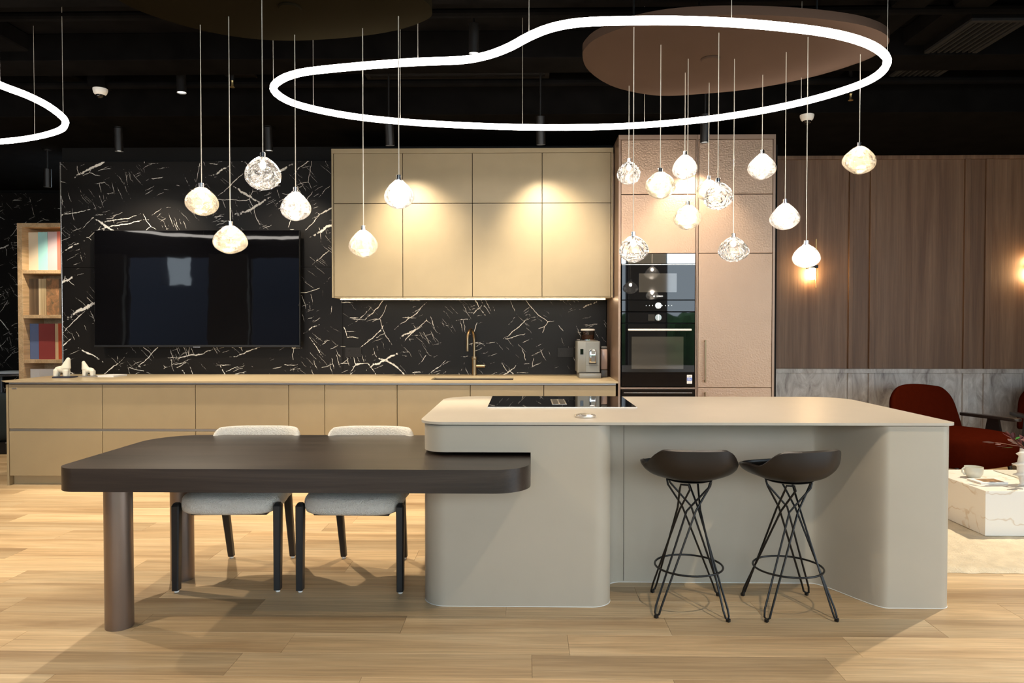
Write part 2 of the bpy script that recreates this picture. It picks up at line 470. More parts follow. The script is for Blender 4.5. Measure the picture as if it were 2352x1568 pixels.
def catmull(pts, sub=6, closed=True):
    out = []; n = len(pts)
    P = [Vector(p) for p in pts]
    rng = range(n) if closed else range(n - 1)
    for i in rng:
        p0 = P[(i - 1) % n] if closed or i > 0 else P[0]
        p1 = P[i]; p2 = P[(i + 1) % n]
        p3 = P[(i + 2) % n] if closed or i < n - 2 else P[-1]
        for k in range(sub):
            t = k / sub
            out.append(.5 * ((2 * p1) + (p2 - p0) * t + (2 * p0 - 5 * p1 + 4 * p2 - p3) * t * t + (3 * p1 - p0 - 3 * p2 + p3) * t ** 3))
    if not closed: out.append(P[-1])
    return out

def cyl_x(bm, p, q, r, n=16): return tube(bm, [p, q], r, n)

def subsurf(o, lv=2):
    s = o.modifiers.new('subsurf', 'SUBSURF'); s.levels = lv; s.render_levels = lv
    return o

def add_text(name, body, size, loc, mat, parent=None, rot=(R(90), 0, 0), extrude=0.0004, align='CENTER'):
    cu = bpy.data.curves.new(name, 'FONT'); cu.body = body; cu.size = size; cu.extrude = extrude
    cu.align_x = align; cu.align_y = 'CENTER'; cu.resolution_u = 2
    t = bpy.data.objects.new(name + '_tmp', cu); COL.objects.link(t)
    dg = bpy.context.evaluated_depsgraph_get()
    me = bpy.data.meshes.new_from_object(t.evaluated_get(dg))
    bpy.data.objects.remove(t); bpy.data.curves.remove(cu)
    me.materials.clear(); me.materials.append(M[mat])
    o = bpy.data.objects.new(name, me); COL.objects.link(o)
    o.rotation_euler = rot; o.location = loc
    if parent: o.parent = parent
    return o

# ================================================================== SETTING
CEIL = 3.55
random.seed(7)
# floor slab and planks
floor = struct(bx('floor', -11, 7, -3, 9.4, -.12, -.006, 'oak_slab', bev=0))
PW, PL = .2, 1.22
plank_me = None
y = 2.39
row = 0
while y < 8.3:
    off = (row * .47 + random.choice((0, .11, .2, .31))) % PL
    lim = .745 * (y + PW) + .75
    x = -math.ceil((lim + PL) / PL) * PL + off
    while x < lim:
        if x + PL > -lim and not (y > 6.1 and -4.2 < x and x + PL < 2.1) and not (y > 7.1 and x > -4.9) and not (x > 2.7 and 4.2 < y < 6.6 and x > 3.2):
            if plank_me is None:
                po = build('plank', box(BM(), -PL / 2 + .0005, PL / 2 - .0005, -PW / 2 + .0005, PW / 2 - .0005, -.006, 0, .0007), 'oak', floor)
                plank_me = po.data
            else:
                po = bpy.data.objects.new('plank', plank_me); COL.objects.link(po); po.parent = floor
            po.location = (x + PL / 2, y + PW / 2, 0)
        x += PL
    y += PW; row += 1

ceiling = struct(bx('ceiling', -11, 7, -3, 9.4, CEIL, CEIL + .1, 'ceiling', bev=0))
for nm, a in (('beam', (-11, 7, 5.31, 5.63, 3.35, CEIL)), ('beam', (-11, 7, 4.10, 4.43, 3.35, CEIL)), ('soffit', (-11, 7, 6.0, 9.3, 3.14, CEIL)),
              ('beam', (-11, 7, 1.2, 1.5, 3.35, CEIL))):
    bx(nm, *a, 'ceiling', ceiling, bev=.004)
for x in (-5.2, -4.75, -3.9, 2.35, 2.75, 4.6):          # services running towards the soffit
    bx('duct', x, x + .22, 1.6, 5.99, 3.42, CEIL - .001, 'ceiling', ceiling, bev=.01)
for yy, zz in ((5.82, 3.34), (4.72, 3.42)):
    build('pipe', tube(BM(), [(-10, yy, zz), (6.9, yy, zz)], .03, 10), 'ceiling', ceiling)

struct(bx('wall_left', -11.1, -11, -3, 9.4, 0, CEIL, 'black', bev=0))
wri = struct(bx('wall_right', 7, 7.1, 2.4, 9.4, 0, CEIL, 'walnut', bev=0))
bx('wall_head', 7, 7.1, -3, 2.4, 2.95, CEIL, 'black', wri, bev=0)
w5 = struct(bx('window_5', 7.0, 7.1, -2.95, 2.4, 0, .12, 'windowframe', bev=.003))
bx('window_head', 7.0, 7.1, -2.95, 2.4, 2.87, 2.95, 'windowframe', w5, bev=.003)
for k in range(5): bx('mullion', 7.0, 7.1, -2.95 + 1.325 * k, -2.90 + 1.325 * k, .12, 2.87, 'windowframe', w5, bev=.003)
# far wall of the area beyond the bookcase
wf = struct(bx('wall_far', -11, -4.6, 9.2, 9.3, 0, CEIL, 'black', bev=0))
for i in range(5):
    bx('marble_panel', -10.9 + i * 1.26, -9.66 + i * 1.26, 9.17, 9.199, 0, 3.1, 'marble', wf, bev=.001)

# window wall behind the camera
wfr = struct(bx('wall_front', -11, 7, -3.2, -3.0, 3.35, CEIL, 'black', bev=0))
pil = [(-11, -9.45), (-7.45, -6.5), (-2.2, -1.35), (2.2, 2.98), (6.2, 7)]
for a, b_ in pil: bx('pillar', a, b_, -3.25, -2.95, 0, 3.35, 'pillar', wfr, bev=.003)
for i in range(4):
    x0, x1 = pil[i][1], pil[i + 1][0]
    w = struct(bx('window_%d' % (i + 1), x0, x1, -3.15, -3.05, 0, .12, 'windowframe', bev=.003))
    bx('window_head', x0, x1, -3.15, -3.05, 3.27, 3.35, 'windowframe', w, bev=.003)
    k = max(1, round((x1 - x0) / 1.5))
    for j in range(k + 1):
        xx = x0 + (x1 - x0 - .05) * j / k
        bx('mullion', xx, xx + .05, -3.15, -3.05, .12, 3.27, 'windowframe', w, bev=.003)
# street outside (seen only mirrored in the television and ovens)
struct(bx('ground_outside_right', 7.1, 14, -3.2, 6, -.12, -.02, 'asphalt', bev=0))
struct(bx('ground_outside', -18, 14, -9, -3.2, -.12, -.02, 'asphalt', bev=0))
struct(bx('wall_outside', -4.4, 10, -7.4, -7.1, -.02, .95, 'pillar', bev=.01))
M['reflection_mask'] = plain('dark_reflection_mask', (.045, .06, .10), .7)
for q, (a, b_, h_) in enumerate(((-18, -10.7, 5.5), (-10.7, -9.8, 2.95), (-9.8, -4.5, 5.5))): struct(bx('wall_reflection_mask_%d' % (q + 1), a, b_, -7.6, -7.1, -.02, h_, 'reflection_mask', bev=0))  # unseen walls added, gapped to shape the window glow mirrored in the television
def hedge_mesh():
    bm = BM(); rnd = random.Random(3); nx = 70
    P = [(-6.25, -.02), (-6.2, .5), (-6.22, 1.0), (-6.28, 1.45), (-6.42, 1.68), (-6.65, 1.72), (-6.85, 1.6), (-6.88, .8), (-6.88, -.02)]
    rows = []
    for i in range(nx + 1):
        x = -2 + 10.5 * i / nx
        rows.append([bm.verts.new((x + rnd.uniform(-.05, .05), p[0] + rnd.uniform(-.08, .08), p[1] + (rnd.uniform(-.09, .09) if p[1] > .1 else 0))) for p in P])
    for A, B in zip(rows, rows[1:]):
        for k in range(len(P) - 1): bm.faces.new((A[k], A[k + 1], B[k + 1], B[k]))
    return bm
hd = build('hedge', hedge_mesh(), 'hedge', smooth=0)
tag(hd, 'green hedge on the street wall mirrored in the ovens', 'hedge'); hd['kind'] = 'stuff'

# ---- feature wall and splashback in black marble
YW = 7.02
wb = struct(bx('wall_back', -4.56, 2.45, YW + .02, 7.5, 0, 3.14, 'black', bev=0))
for x0, x1, z0, z1 in ((-4.562, -1.785, .912, 1.9605), (-4.562, -1.785, 1.9635, 2.998), (-1.782, .795, .912, 1.72)):
    bx('marble_panel', x0, x1, YW, YW + .02, z0, z1, 'marble', wb, bev=.0008)
bx('edge_trim', -4.574, -4.5625, YW - .002, 7.5, 0, 2.998, 'steel', wb, bev=.001)

# ---- walnut wall with grey marble wainscot on the right
YR = 7.5
wr = struct(bx('wall_back_right', 2.45, 7, YR + .03, 7.7, 0, 3.14, 'black', bev=0))
edges = [2.46, 3.347, 3.392, 3.561, 3.615, 4.524, 4.581, 4.737, 4.799, 5.708, 5.765, 5.92, 5.98, 6.98]
for i in range(0, len(edges) - 1):
    a, b_ = edges[i], edges[i + 1]
    if i % 2 == 0:
        bx('wood_panel', a, b_, YR + .005, YR + .03, .945, 3.10, 'walnut', wr, bev=.001)
        bx('wainscot_panel', a, b_, YR + .005, YR + .03, .08, .897, 'greymarble', wr, bev=.001)
    else:
        bx('batten', a, b_, YR - .016, YR + .03, .945, 3.10, 'walnut', wr, bev=.002)
        bx('wainscot_batten', a, b_, YR - .016, YR + .03, .08, .897, 'greymarble', wr, bev=.002)
bx('wainscot_rail', 2.46, 6.98, YR - .016, YR + .03, .898, .944, 'greymarble', wr, bev=.002)
bx('top_rail', 2.46, 6.98, YR - .016, YR + .03, 3.101, 3.139, 'walnut', wr, bev=.002)
struct(bx('baseboard_right', 2.46, 6.98, YR - .02, YR + .03, 0, .079, 'greymarble', bev=.002))

# ================================================================== BASE CABINETS (back run)
YF = 6.14
FX = [-4.474, -3.654, -2.841, -2.032, -1.719, -1.095, -.466, .164, .781]
base_labels = [
    'champagne two-drawer base unit with a tiny badge at the far left end',
    'champagne two-drawer base unit second from the left end under the television',
    'champagne two-drawer base unit third from the left, behind the left white chair',
    'narrow champagne base unit with one tall door between the two white chairs',
    'champagne base unit with tall door behind the right white chair',
    'champagne base unit left of the sink, just left of the island corner',
    'champagne base unit under the sink, its lower part hidden behind the island',
    'champagne base unit under the coffee machine beside the copper tall units']
for i in range(8):
    x0, x1 = FX[i], FX[i + 1]
    t = thing('base_cabinet', base_labels[i], 'cabinet', ((x0 + x1) / 2, YF, 0), 0, 'base cabinets along the black marble wall')
    h = (x1 - x0) / 2
    ge = .0025
    bx('carcass', -h + .001, h - .001, .03, .84, .085, .68 if i in (5, 6) else .846, 'gap', t, bev=0)
    bx('plinth', -h, h, .055, .075, 0, .083, 'plinth', t, bev=.001)
    bx('grip_channel', -h, h, .006, .03, .8795, .897, 'rail', t, bev=.001)
    if i < 3:
        d = bx('drawer', -h + ge, h - ge, 0, .022, .496, .877, 'champagne', t, bev=.0015)
        bx('grip_channel', -h, h, .012, .03, .474, .4945, 'rail', t, bev=.001)
        bx('drawer', -h + ge, h - ge, 0, .022, .085, .472, 'champagne', t, bev=.0015)
        if i == 0:
            lg = bx('badge', -h + .03, -h + .075, -.0035, 0, .838, .848, 'steel', d, bev=.001)
            lg['label'] = 'small metal maker badge'
    else:
        bx('door', -h + ge, h - ge, 0, .022, .085, .877, 'champagne', t, bev=.0015)
ep = bx('end_panel', -4.496, -4.477, YF, 6.98, 0, .877, 'champagne', bev=.001)
tag(ep, 'champagne side panel closing the far left end of the back run', 'panel')
bx('upper_stile', -4.478, -4.462, YF + .02, 6.98, .877, .897, 'champagne', ep, bev=.0005)

# worktop with a cut-out for the sink
SX0, SX1, SY0, SY1 = -.83, -.10, 6.30, 6.66
bm = BM()
zt, zb = .912, .898
for (a, b_, c, d) in ((-4.478, SX0, YF - .03, YW), (SX1, .795, YF - .03, YW), (SX0, SX1, YF - .03, SY0), (SX0, SX1, SY1, YW)):
    box(bm, a, b_, c, d, zb, zt)
bmesh.ops.remove_doubles(bm, verts=bm.verts[:], dist=1e-5)
wt = build('worktop', bm, 'champagne_top', smooth=0)
tag(wt, 'long thin champagne worktop running along the black marble wall', 'worktop')
build('tapered_end', prism(BM(), [(-4.515, 0), (-4.478, .0), (-4.478, -.014)], 0, YW - YF + .03), 'champagne_top', wt, smooth=0).matrix_local = \
    Matrix.Translation((0, YW, zt)) @ Matrix.Rotation(R(90), 4, 'X')

sk = thing('sink', 'bronze undermount sink let into the champagne worktop below the tap', 'sink', ((SX0 + SX1) / 2, (SY0 + SY1) / 2, .70))
hx, hy = (SX1 - SX0) / 2 + .004, (SY1 - SY0) / 2 + .004
bm = BM()
for a in ((-hx, hx, -hy, -hy + .004, 0, .197), (-hx, hx, hy - .004, hy, 0, .197), (-hx, -hx + .004, -hy, hy, 0, .197), (hx - .004, hx, -hy, hy, 0, .197), (-hx, hx, -hy, hy, -.004, 0)):
    box(bm, *a)
build('bowl', bm, 'sinkbronze', sk, smooth=0)
build('drain', lathe(BM(), [(0, .004), (.045, .004), (.05, .0)], 24), 'steel', sk)

# tap
tp = thing('tap', 'antique brass gooseneck tap with side lever behind the sink', 'tap', (-.487, 6.92, .912))
build('body', lathe(BM(), [(.0225, 0), (.0225, .150)], 20), 'brass', tp)
build('collar', lathe(BM(), [(.026, .151), (.027, .154), (.027, .176), (.026, .179)], 20), 'brass', tp)
pts = [(0, 0, .178), (0, 0, .26), (0, 0, .335)]
for k in range(1, 13):
    a = math.pi * k / 12
    dx = .075 * (1 - math.cos(a))
    pts.append((-dx * .36, -dx * .93, .335 + .105 * math.sin(a)))
pts.append((pts[-1][0], pts[-1][1], .235))
build('spout', tube(BM(), pts, .0125, 14), 'brass', tp)
lv = build('lever', tube(BM(), [(.02, 0, .088), (.098, 0, .088)], .0155, 16), 'brass', tp)
build('lever_tip', tube(BM(), [(.0985, 0, .088), (.103, 0, .088)], .0165, 16), 'brass', lv)

# sockets on the splashback
for i, (xa, lb) in enumerate(((-1.681, 'dark double wall socket at the left end of the marble splashback'), (.40, 'dark double wall socket half hidden behind the coffee machine'))):
    s = thing('wall_socket', lb, 'socket', (xa, YW, 1.08), 0, 'sockets in the splashback')
    bx('plate', -.08, .08, -.010, 0, 0, .094, 'socket', s, bev=.002)
    for q in (-.04, .04):
        bx('switch', q - .011, q + .011, -.014, -.0105, .062, .08, 'socket', s, bev=.001)
        for dx, dz, w, hh in ((0, .045, .004, .010), (-.012, .026, .008, .005), (.012, .026, .008, .005)):
            bx('pin_hole', q + dx - w / 2, q + dx + w / 2, -.0108, -.0102, dz - hh / 2, dz + hh / 2, 'gap', s, bev=0)

# ================================================================== WALL CABINETS
YU = 6.42
UX = [-1.708, -1.09, -.466, .155, .766]
ul = ['champagne wall cabinet at the left end, next to the television wall', 'champagne wall cabinet second from the left, left one of the middle pair',
      'champagne wall cabinet third from the left, right one of the middle pair', 'champagne wall cabinet at the right end beside the copper tall units']
for i in range(4):
    x0, x1 = UX[i], UX[i + 1]; h = (x1 - x0) / 2
    t = thing('wall_cabinet', ul[i], 'cabinet', ((x0 + x1) / 2, YU, 1.65), 0, 'wall cabinets above the splashback')
    bx('carcass', -h + .001, h - .001, .024, .60, 0, 1.272, 'gap', t, bev=0)
    bx('door', -h + .0025, h - .0025, 0, .022, -.001, .826, 'champagne', t, bev=.0015)
    bx('door', -h + .0025, h - .0025, 0, .022, .831, 1.272, 'champagne', t, bev=.0015)
    bx('bottom_panel', -h + .001, h - .001, .002, .60, -.012, -.002, 'champagne', t, bev=0)
fr = thing('cabinet_surround', 'thin champagne frame around the top and sides of the wall cabinets', 'frame', (-.47, YU, 1.64))
bx('top_board', -1.257, 1.256, -.003, .60, 1.284, 1.326, 'champagne', fr, bev=.001)
bx('side_board', -1.257, -1.241, -.003, .60, -.002, 1.283, 'champagne', fr, bev=.001)
bx('side_board', 1.238, 1.256, -.003, .60, -.002, 1.283, 'champagne', fr, bev=.001)
bx('filler_strip', 1.257, 1.264, .03, .60, -.002, 1.283, 'copper_frame', fr, bev=0)
ls = thing('led_strip', 'warm glowing light strip under the champagne wall cabinets', 'light', (-.46, 6.60, 1.628))
bx('profile', -1.24, 1.20, 0, .03, .006, .0095, 'steel', ls, bev=0)
bx('diffuser', -1.24, 1.20, .004, .026, 0, .0055, 'ledstrip', ls, bev=.001)

# ================================================================== TALL COPPER UNITS
def handle(parent, x, z0, z1):
    h = build('handle', box(BM(), x - .006, x + .006, -.034, -.024, z0, z1, .002), 'brass', parent)
    for z in (z0 + .012, z1 - .012): bx('handle_post', x - .005, x + .005, -.024, 0, z - .006, z + .006, 'brass', h, bev=.001)
TL, TM, TR = .818, 1.462, 2.10
tu = thing('tall_oven_cabinet', 'copper textured tall cabinet housing the built-in ovens', 'cabinet', (0, YF, 0))
bx('side_panel', .797, .817, -.004, .84, 0, 2.962, 'copper_frame', tu, bev=.001)
bx('middle_panel', 1.452, 1.461, -.002, .84, 0, 2.962, 'copper_frame', tu, bev=.001)
bx('back_panel', .818, 1.451, .80, .84, 0, 2.962, 'gap', tu, bev=0)
bx('top_panel', .797, 1.461, -.004, .84, 2.963, 3.003, 'copper_frame', tu, bev=.001)
bx('door', TL + .002, 1.449, 0, .022, 2.503, 2.960, 'copper', tu, bev=.0015)
bx('door', TL + .002, 1.449, 0, .022, 2.004, 2.498, 'copper', tu, bev=.0015)
ms = bx('mirror_strip', TL + .006, 1.447, .002, .02, 1.914, 1.999, 'mirrorglass', tu, bev=.001); ms['label'] = 'mirrored filler strip above the ovens'
bx('shelf', TL + .001, 1.451, .022, .80, 1.90, 1.912, 'gap', tu, bev=0)
bx('shelf', TL + .001, 1.451, .002, .80, .846, .862, 'copper_frame', tu, bev=.001)
bx('plinth', .818, 1.451, .055, .075, 0, .08, 'copper_frame', tu, bev=.001)
bx('drawer', TL + .002, 1.449, 0, .022, .085, .54, 'copper', tu, bev=.0015)
tf = thing('tall_cabinet', 'copper textured tall cupboard with bar handles right of the ovens', 'cabinet', (0, YF, 0))
bx('side_panel', 2.101, 2.121, -.004, .84, 0, 2.962, 'copper_frame', tf, bev=.001)
bx('left_panel', 1.463, 1.473, -.002, .84, 0, 2.962, 'copper_frame', tf, bev=.001)
bx('top_panel', 1.463, 2.121, -.004, .84, 2.963, 3.003, 'copper_frame', tf, bev=.001)
bx('carcass', 1.474, 2.10, .024, .84, .085, 2.96, 'gap', tf, bev=0)
bx('plinth', 1.474, 2.10, .055, .075, 0, .083, 'copper_frame', tf, bev=.001)
for a, b_ in ((2.503, 2.960), (2.004, 2.498)): bx('door', 1.477, 2.098, 0, .022, a, b_, 'copper', tf, bev=.0015)
d = bx('door', 1.477, 2.098, 0, .022, .862, 1.999, 'copper', tf, bev=.0015); handle(d, 1.532, .905, 1.268)
d = bx('door', 1.477, 2.098, 0, .022, .085, .857, 'copper', tf, bev=.0015); handle(d, 1.532, .47, .825)

# ovens (sit inside the tall cabinet)
OX0, OX1 = .826, 1.446
oc = (OX0 + OX1) / 2; oh = (OX1 - OX0) / 2
def oven_knob(par, x, z):
    k = build('knob', tube(BM(), [(x, -.001, z), (x, -.012, z)], .027, 28), 'chrome', par)
    build('knob_bar', box(BM(), x - .006, x + .006, -.024, -.0121, z - .026, z + .026, .002), 'steel', k)
o1 = thing('oven', 'black glass compact oven at eye height above the larger oven', 'oven', (oc, YF, 1.506))
bx('housing', -oh + .01, oh - .01, .022, .55, .002, .39, 'gap', o1, bev=0)
dr = bx('door', -oh, oh, -.006, .021, .101, .402, 'glassblack', o1, bev=.002)
bx('door_trim', -oh, oh, -.008, -.0062, .398, .402, 'steel', dr, bev=0)
wn = bx('window', -.165, .155, -.0075, -.0063, .165, .325, plain('oven_window', (.05, .045, .038), .04, spec=.9), dr, bev=0)
add_text('lettering', 'BOSCH', .0165, (.012, -.0066, .131), 'steel', dr)
build('emblem', tube(BM(), [(-.036, -.0066, .131), (-.036, -.0072, .131)], .007, 16), 'steel', dr)
cp = bx('control_panel', -oh, oh, -.006, .021, .002, .097, 'glassblack', o1, bev=.002)
oven_knob(cp, .0, .052)
for k in range(9):
    if k in (4,): continue
    bx('icon', -.105 + k * .027, -.099 + k * .027, -.0066, -.0061, .049, .055, 'steel', cp, bev=0)
o2 = thing('oven', 'large black glass oven with a pale bar handle and sticker below the compact one', 'oven', (oc, YF, .864))
bx('housing', -oh + .01, oh - .01, .022, .55, .002, .62, 'gap', o2, bev=0)
cp = bx('control_panel', -oh, oh, -.006, .021, .547, .638, 'glassblack', o2, bev=.002)
oven_knob(cp, .0, .592)
bx('display', -.085, -.03, -.0066, -.0061, .565, .62, plain('oven_display', (.03, .028, .025), .05, spec=.9), cp, bev=0)
dr = bx('door', -oh, oh, -.006, .021, .004, .541, 'glassblack', o2, bev=.002)
bx('window', -.225, .215, -.0075, -.0063, .155, .43, M['oven_window'] if 'oven_window' in M else bpy.data.materials['oven_window'], dr, bev=0)
hb = bx('handle', -.26, .275, -.05, -.036, .481, .497, 'white', dr, bev=.003); hb['label'] = 'pale metal bar handle'
for q in (-.23, .245): bx('handle_post', q - .006, q + .006, -.036, -.006, .484, .494, 'steel', hb, bev=.001)
st = bx('sticker', .245, .29, -.0072, -.0062, .03, .105, 'white', dr, bev=0); st['label'] = 'white and blue product sticker'
bx('sticker_band', .246, .289, -.0077, -.0073, .055, .082, plain('sticker_blue', (.16, .24, .62), .5), st, bev=0)
for k in range(3): bx('sticker_mark', .252 + k * .012, .257 + k * .012, -.0077, -.0073, .089, .094, 'gap', st, bev=0)
for k in range(2): bx('sticker_line', .252, .28 - k * .008, -.0081, -.0078, .064 + k * .008, .067 + k * .008, 'white', st, bev=0)
wd = thing('warming_drawer', 'black glass drawer under the ovens with a thin chrome line', 'drawer', (oc, YF, .545))
bx('front', -oh, oh, -.006, .021, .0, .298, 'glassblack', wd, bev=.002)
bx('chrome_line', -oh + .02, oh - .02, -.0085, -.0062, .268, .273, 'steel', wd, bev=0)
bx('housing', -oh + .01, oh - .01, .022, .5, .0, .296, 'gap', wd, bev=0)

# ================================================================== TELEVISION
TVT = R(-.7)
tv = thing('television', 'large black wall-mounted television on the veined black marble wall', 'television', (-3.175, 6.90, 1.181))
tv.rotation_euler = (TVT, 0, 0)
bx('case', -1.003, 1.003, .004, .04, 0, 1.133, 'tvbody', tv, bev=.004)
bx('bezel_bottom', -1.003, 1.003, -.001, .0035, 0, .020, 'tvbody', tv, bev=.001)
bx('screen', -.997, .997, -.001, .0035, .021, 1.128, 'tvglass', tv, bev=.001)
bx('logo', -.035, .035, -.004, -.0012, -.003, .004, 'steel', tv, bev=0)
bx('wall_mount', -.4, .4, .041, .108, .3, .8, 'blackmetal', tv, bev=.003)

# ================================================================== ISLAND
yf, yr = 3.505, 4.80
il = thing('kitchen_island', 'greige kitchen island with curved recessed front and rounded corners', 'island', (0, 0, 0))
# plan: left block, concave recess, S-curved right pier
def plan(x_left):
    pts = []
    def arc(cx, cy, r, a0, a1, n=12):
        for k in range(n + 1):
            a = R(a0 + (a1 - a0) * k / n); pts.append((cx + r * math.cos(a), cy + r * math.sin(a)))
    if x_left < 0:
        arc(x_left + .12, yf + .12, .12, 180, 270)
    else:
        pts.append((x_left, yf))
    arc(.43 - .10, yf + .10, .10, -90, 0)                 # convex corner of the left block
    arc(.43 + .09, 3.856 - .09, .09, 180, 90)             # concave fillet into the recess
    # S-curve out to the right pier
    for k in range(25):
        t = k / 24
        s = t * t * (3 - 2 * t)
        pts.append((1.53 + .25 * t, 3.856 + (yf + .012 - 3.856) * s))
    arc(2.085 - .055, yf + .012 + .055, .055, -90, 0)
    arc(2.085 - .2, 4.79 - .2, .2, 0, 90)
    if x_left < 0: arc(x_left + .2, 4.79 - .2, .2, 90, 180)
    else: pts.append((x_left, 4.79))
    return pts
TBX1 = .028   # right end of the slot that takes the table
TSX0, TSY0, TSY1, TSZ0, TSZ1 = -2.112, 3.155, 4.165, .640, .745
BT = .893
body = build('body', prism(BM(), plan(-.505), .004, BT), 'island', il, smooth=0)
cut = build('slot_cutter', box(BM(), -1, TBX1 + .002, 3.0, TSY1 + .004, TSZ0 - .003, .762), None, smooth=0)
bo = body.modifiers.new('slot', 'BOOLEAN'); bo.object = cut; bo.operation = 'DIFFERENCE'; bo.solver = 'EXACT'
bpy.context.view_layer.update()
me2 = bpy.data.meshes.new_from_object(body.evaluated_get(bpy.context.evaluated_depsgraph_get()))
body.modifiers.clear(); body.data = me2
me2.polygons.foreach_set('use_smooth', [True] * len(me2.polygons)); me2.set_sharp_from_angle(angle=R(30))
bpy.data.objects.remove(cut)
# pale skirting bead at the foot of the curved front
bead = [p for p in plan(-.505) if p[1] < 4.0]
build('floor_bead', tube(BM(), [(p[0], p[1] - .001, .0022) for p in bead], .0022, 6), 'white', il)
build('shadow_gap', prism(BM(), rpoly([(-.495, 3.52, .1), (2.07, 3.52, .05), (2.07, 4.78, .18), (-.495, 4.78, .18)]), BT + .0005, .8975), 'gap', il)
it = build('island_worktop', prism(BM(), rpoly([(-.522, 3.498, .13), (2.10, 3.498, .06), (2.10, 4.812, .22), (-.522, 4.812, .22)], 14), .898, .911, .0012, 1), 'island_toplit')
tag(it, 'thin greige worktop, toned paler as if top-lit, with rounded corners on the kitchen island', 'worktop')
# right-hand seam in the recess
build('seam', box(BM(), .5325, .5345, 3.8545, 3.857, .01, .89), 'gap', il, smooth=0)

# hob and pop-up socket
hb = thing('hob', 'black glass induction hob with centre extractor set at the back of the island', 'hob', (.215, 4.445, .911))
bx('glass', -.43, .43, -.328, .328, .0005, .006, 'glassblack', hb, bev=.002)
bx('front_trim', -.431, .431, -.331, -.3285, .0005, .0065, 'steel', hb, bev=.0005)
ex = bx('extractor_frame', -.052, .036, -.20, .10, .0062, .0085, 'steel', hb, bev=.001)
bx('extractor_slot', -.044, -.012, -.185, .085, .0086, .009, 'gap', ex, bev=0)
bx('extractor_slot', -.004, .028, -.185, .085, .0086, .009, 'gap', ex, bev=0)
ps = thing('popup_socket', 'round silver pop-up socket lid on the island worktop', 'socket', (.312, 3.705, .911))
build('rim', lathe(BM(), [(.052, 0), (.055, .004), (.055, .010), (.050, .014), (.042, .014)], 40), 'steel', ps)
build('lid', lathe(BM(), [(.041, .0142), (.038, .0165), (0, .0168)], 32), 'steel', ps)

# ================================================================== TABLE
tb = thing('dining_table', 'dark smoked-wood table with rounded corners slotted into the island', 'table', (-1.04, 3.66, 0))
ox, oy = -1.04, 3.66
top = build('tabletop', prism(BM(), [(p[0] - ox, p[1] - oy) for p in rpoly([(TSX0, TSY0, .10), (TBX1, TSY0, .17), (TBX1, TSY1, .01), (TSX0, TSY1, .27)], 16)], TSZ0, TSZ1, .0025, 2), 'darkwood', tb, smooth=30)
for (lx, ly) in ((-1.862, 3.245), (-1.872, 3.875)):
    build('leg', lathe(BM(), [(.060, 0), (.0605, .003), (.0605, TSZ0 - .001)], 40, lx - ox, ly - oy), 'tableleg', tb)

# ================================================================== WHITE CHAIRS
def ring_shell(name, parent, mat, u_n, v_n, fn, closed_u=False):
    """closed slab from a front/back pair of grids: fn(u,v,side)"""
    bm = BM()
    G = [[[bm.verts.new(fn(i / u_n, j / v_n, s)) for j in range(v_n + 1)] for i in range(u_n + 1)] for s in (0, 1)]
    for s in (0, 1):
        for i in range(u_n):
            for j in range(v_n):
                bm.faces.new((G[s][i][j], G[s][i + 1][j], G[s][i + 1][j + 1], G[s][i][j + 1]))
    for i in range(u_n):
        for j in (0, v_n): bm.faces.new((G[0][i][j], G[0][i + 1][j], G[1][i + 1][j], G[1][i][j]))
    for j in range(v_n):
        for i in (0, u_n): bm.faces.new((G[0][i][j], G[0][i][j + 1], G[1][i][j + 1], G[1][i][j]))
    return build(name, bm, mat, parent, smooth=80)

def cushion(name, parent, mat, pts_lo, pts_hi, z0, z1, crown=.02, lv=2):
    """soft pad: quads stacked, subdivided"""
    bm = BM()
    lay = []
    zs = [z0, z0 + (z1 - z0) * .22, z0 + (z1 - z0) * .78, z1]
    ins = [.90, 1.0, 1.0, .90]
    for z, s in zip(zs, ins):
        f = (z - z0) / (z1 - z0)
        P = [(a[0] + (b[0] - a[0]) * f, a[1] + (b[1] - a[1]) * f) for a, b in zip(pts_lo, pts_hi)]
        cx = sum(p[0] for p in P) / len(P); cy = sum(p[1] for p in P) / len(P)
        lay.append([bm.verts.new((cx + (p[0] - cx) * s, cy + (p[1] - cy) * s, z)) for p in P])
    n = len(pts_lo)
    for A, B in zip(lay, lay[1:]):
        for k in range(n): bm.faces.new((A[k], A[(k + 1) % n], B[(k + 1) % n], B[k]))
    cb = bm.verts.new((sum(p[0] for p in pts_lo) / n, sum(p[1] for p in pts_lo) / n, z0 - .002))
    ct = bm.verts.new((sum(p[0] for p in pts_hi) / n, sum(p[1] for p in pts_hi) / n, z1 + crown))
    for k in range(n):
        bm.faces.new((lay[0][(k + 1) % n], lay[0][k], cb)); bm.faces.new((lay[-1][k], lay[-1][(k + 1) % n], ct))
    o = build(name, bm, mat, parent, smooth=80)
    return subsurf(o, lv)

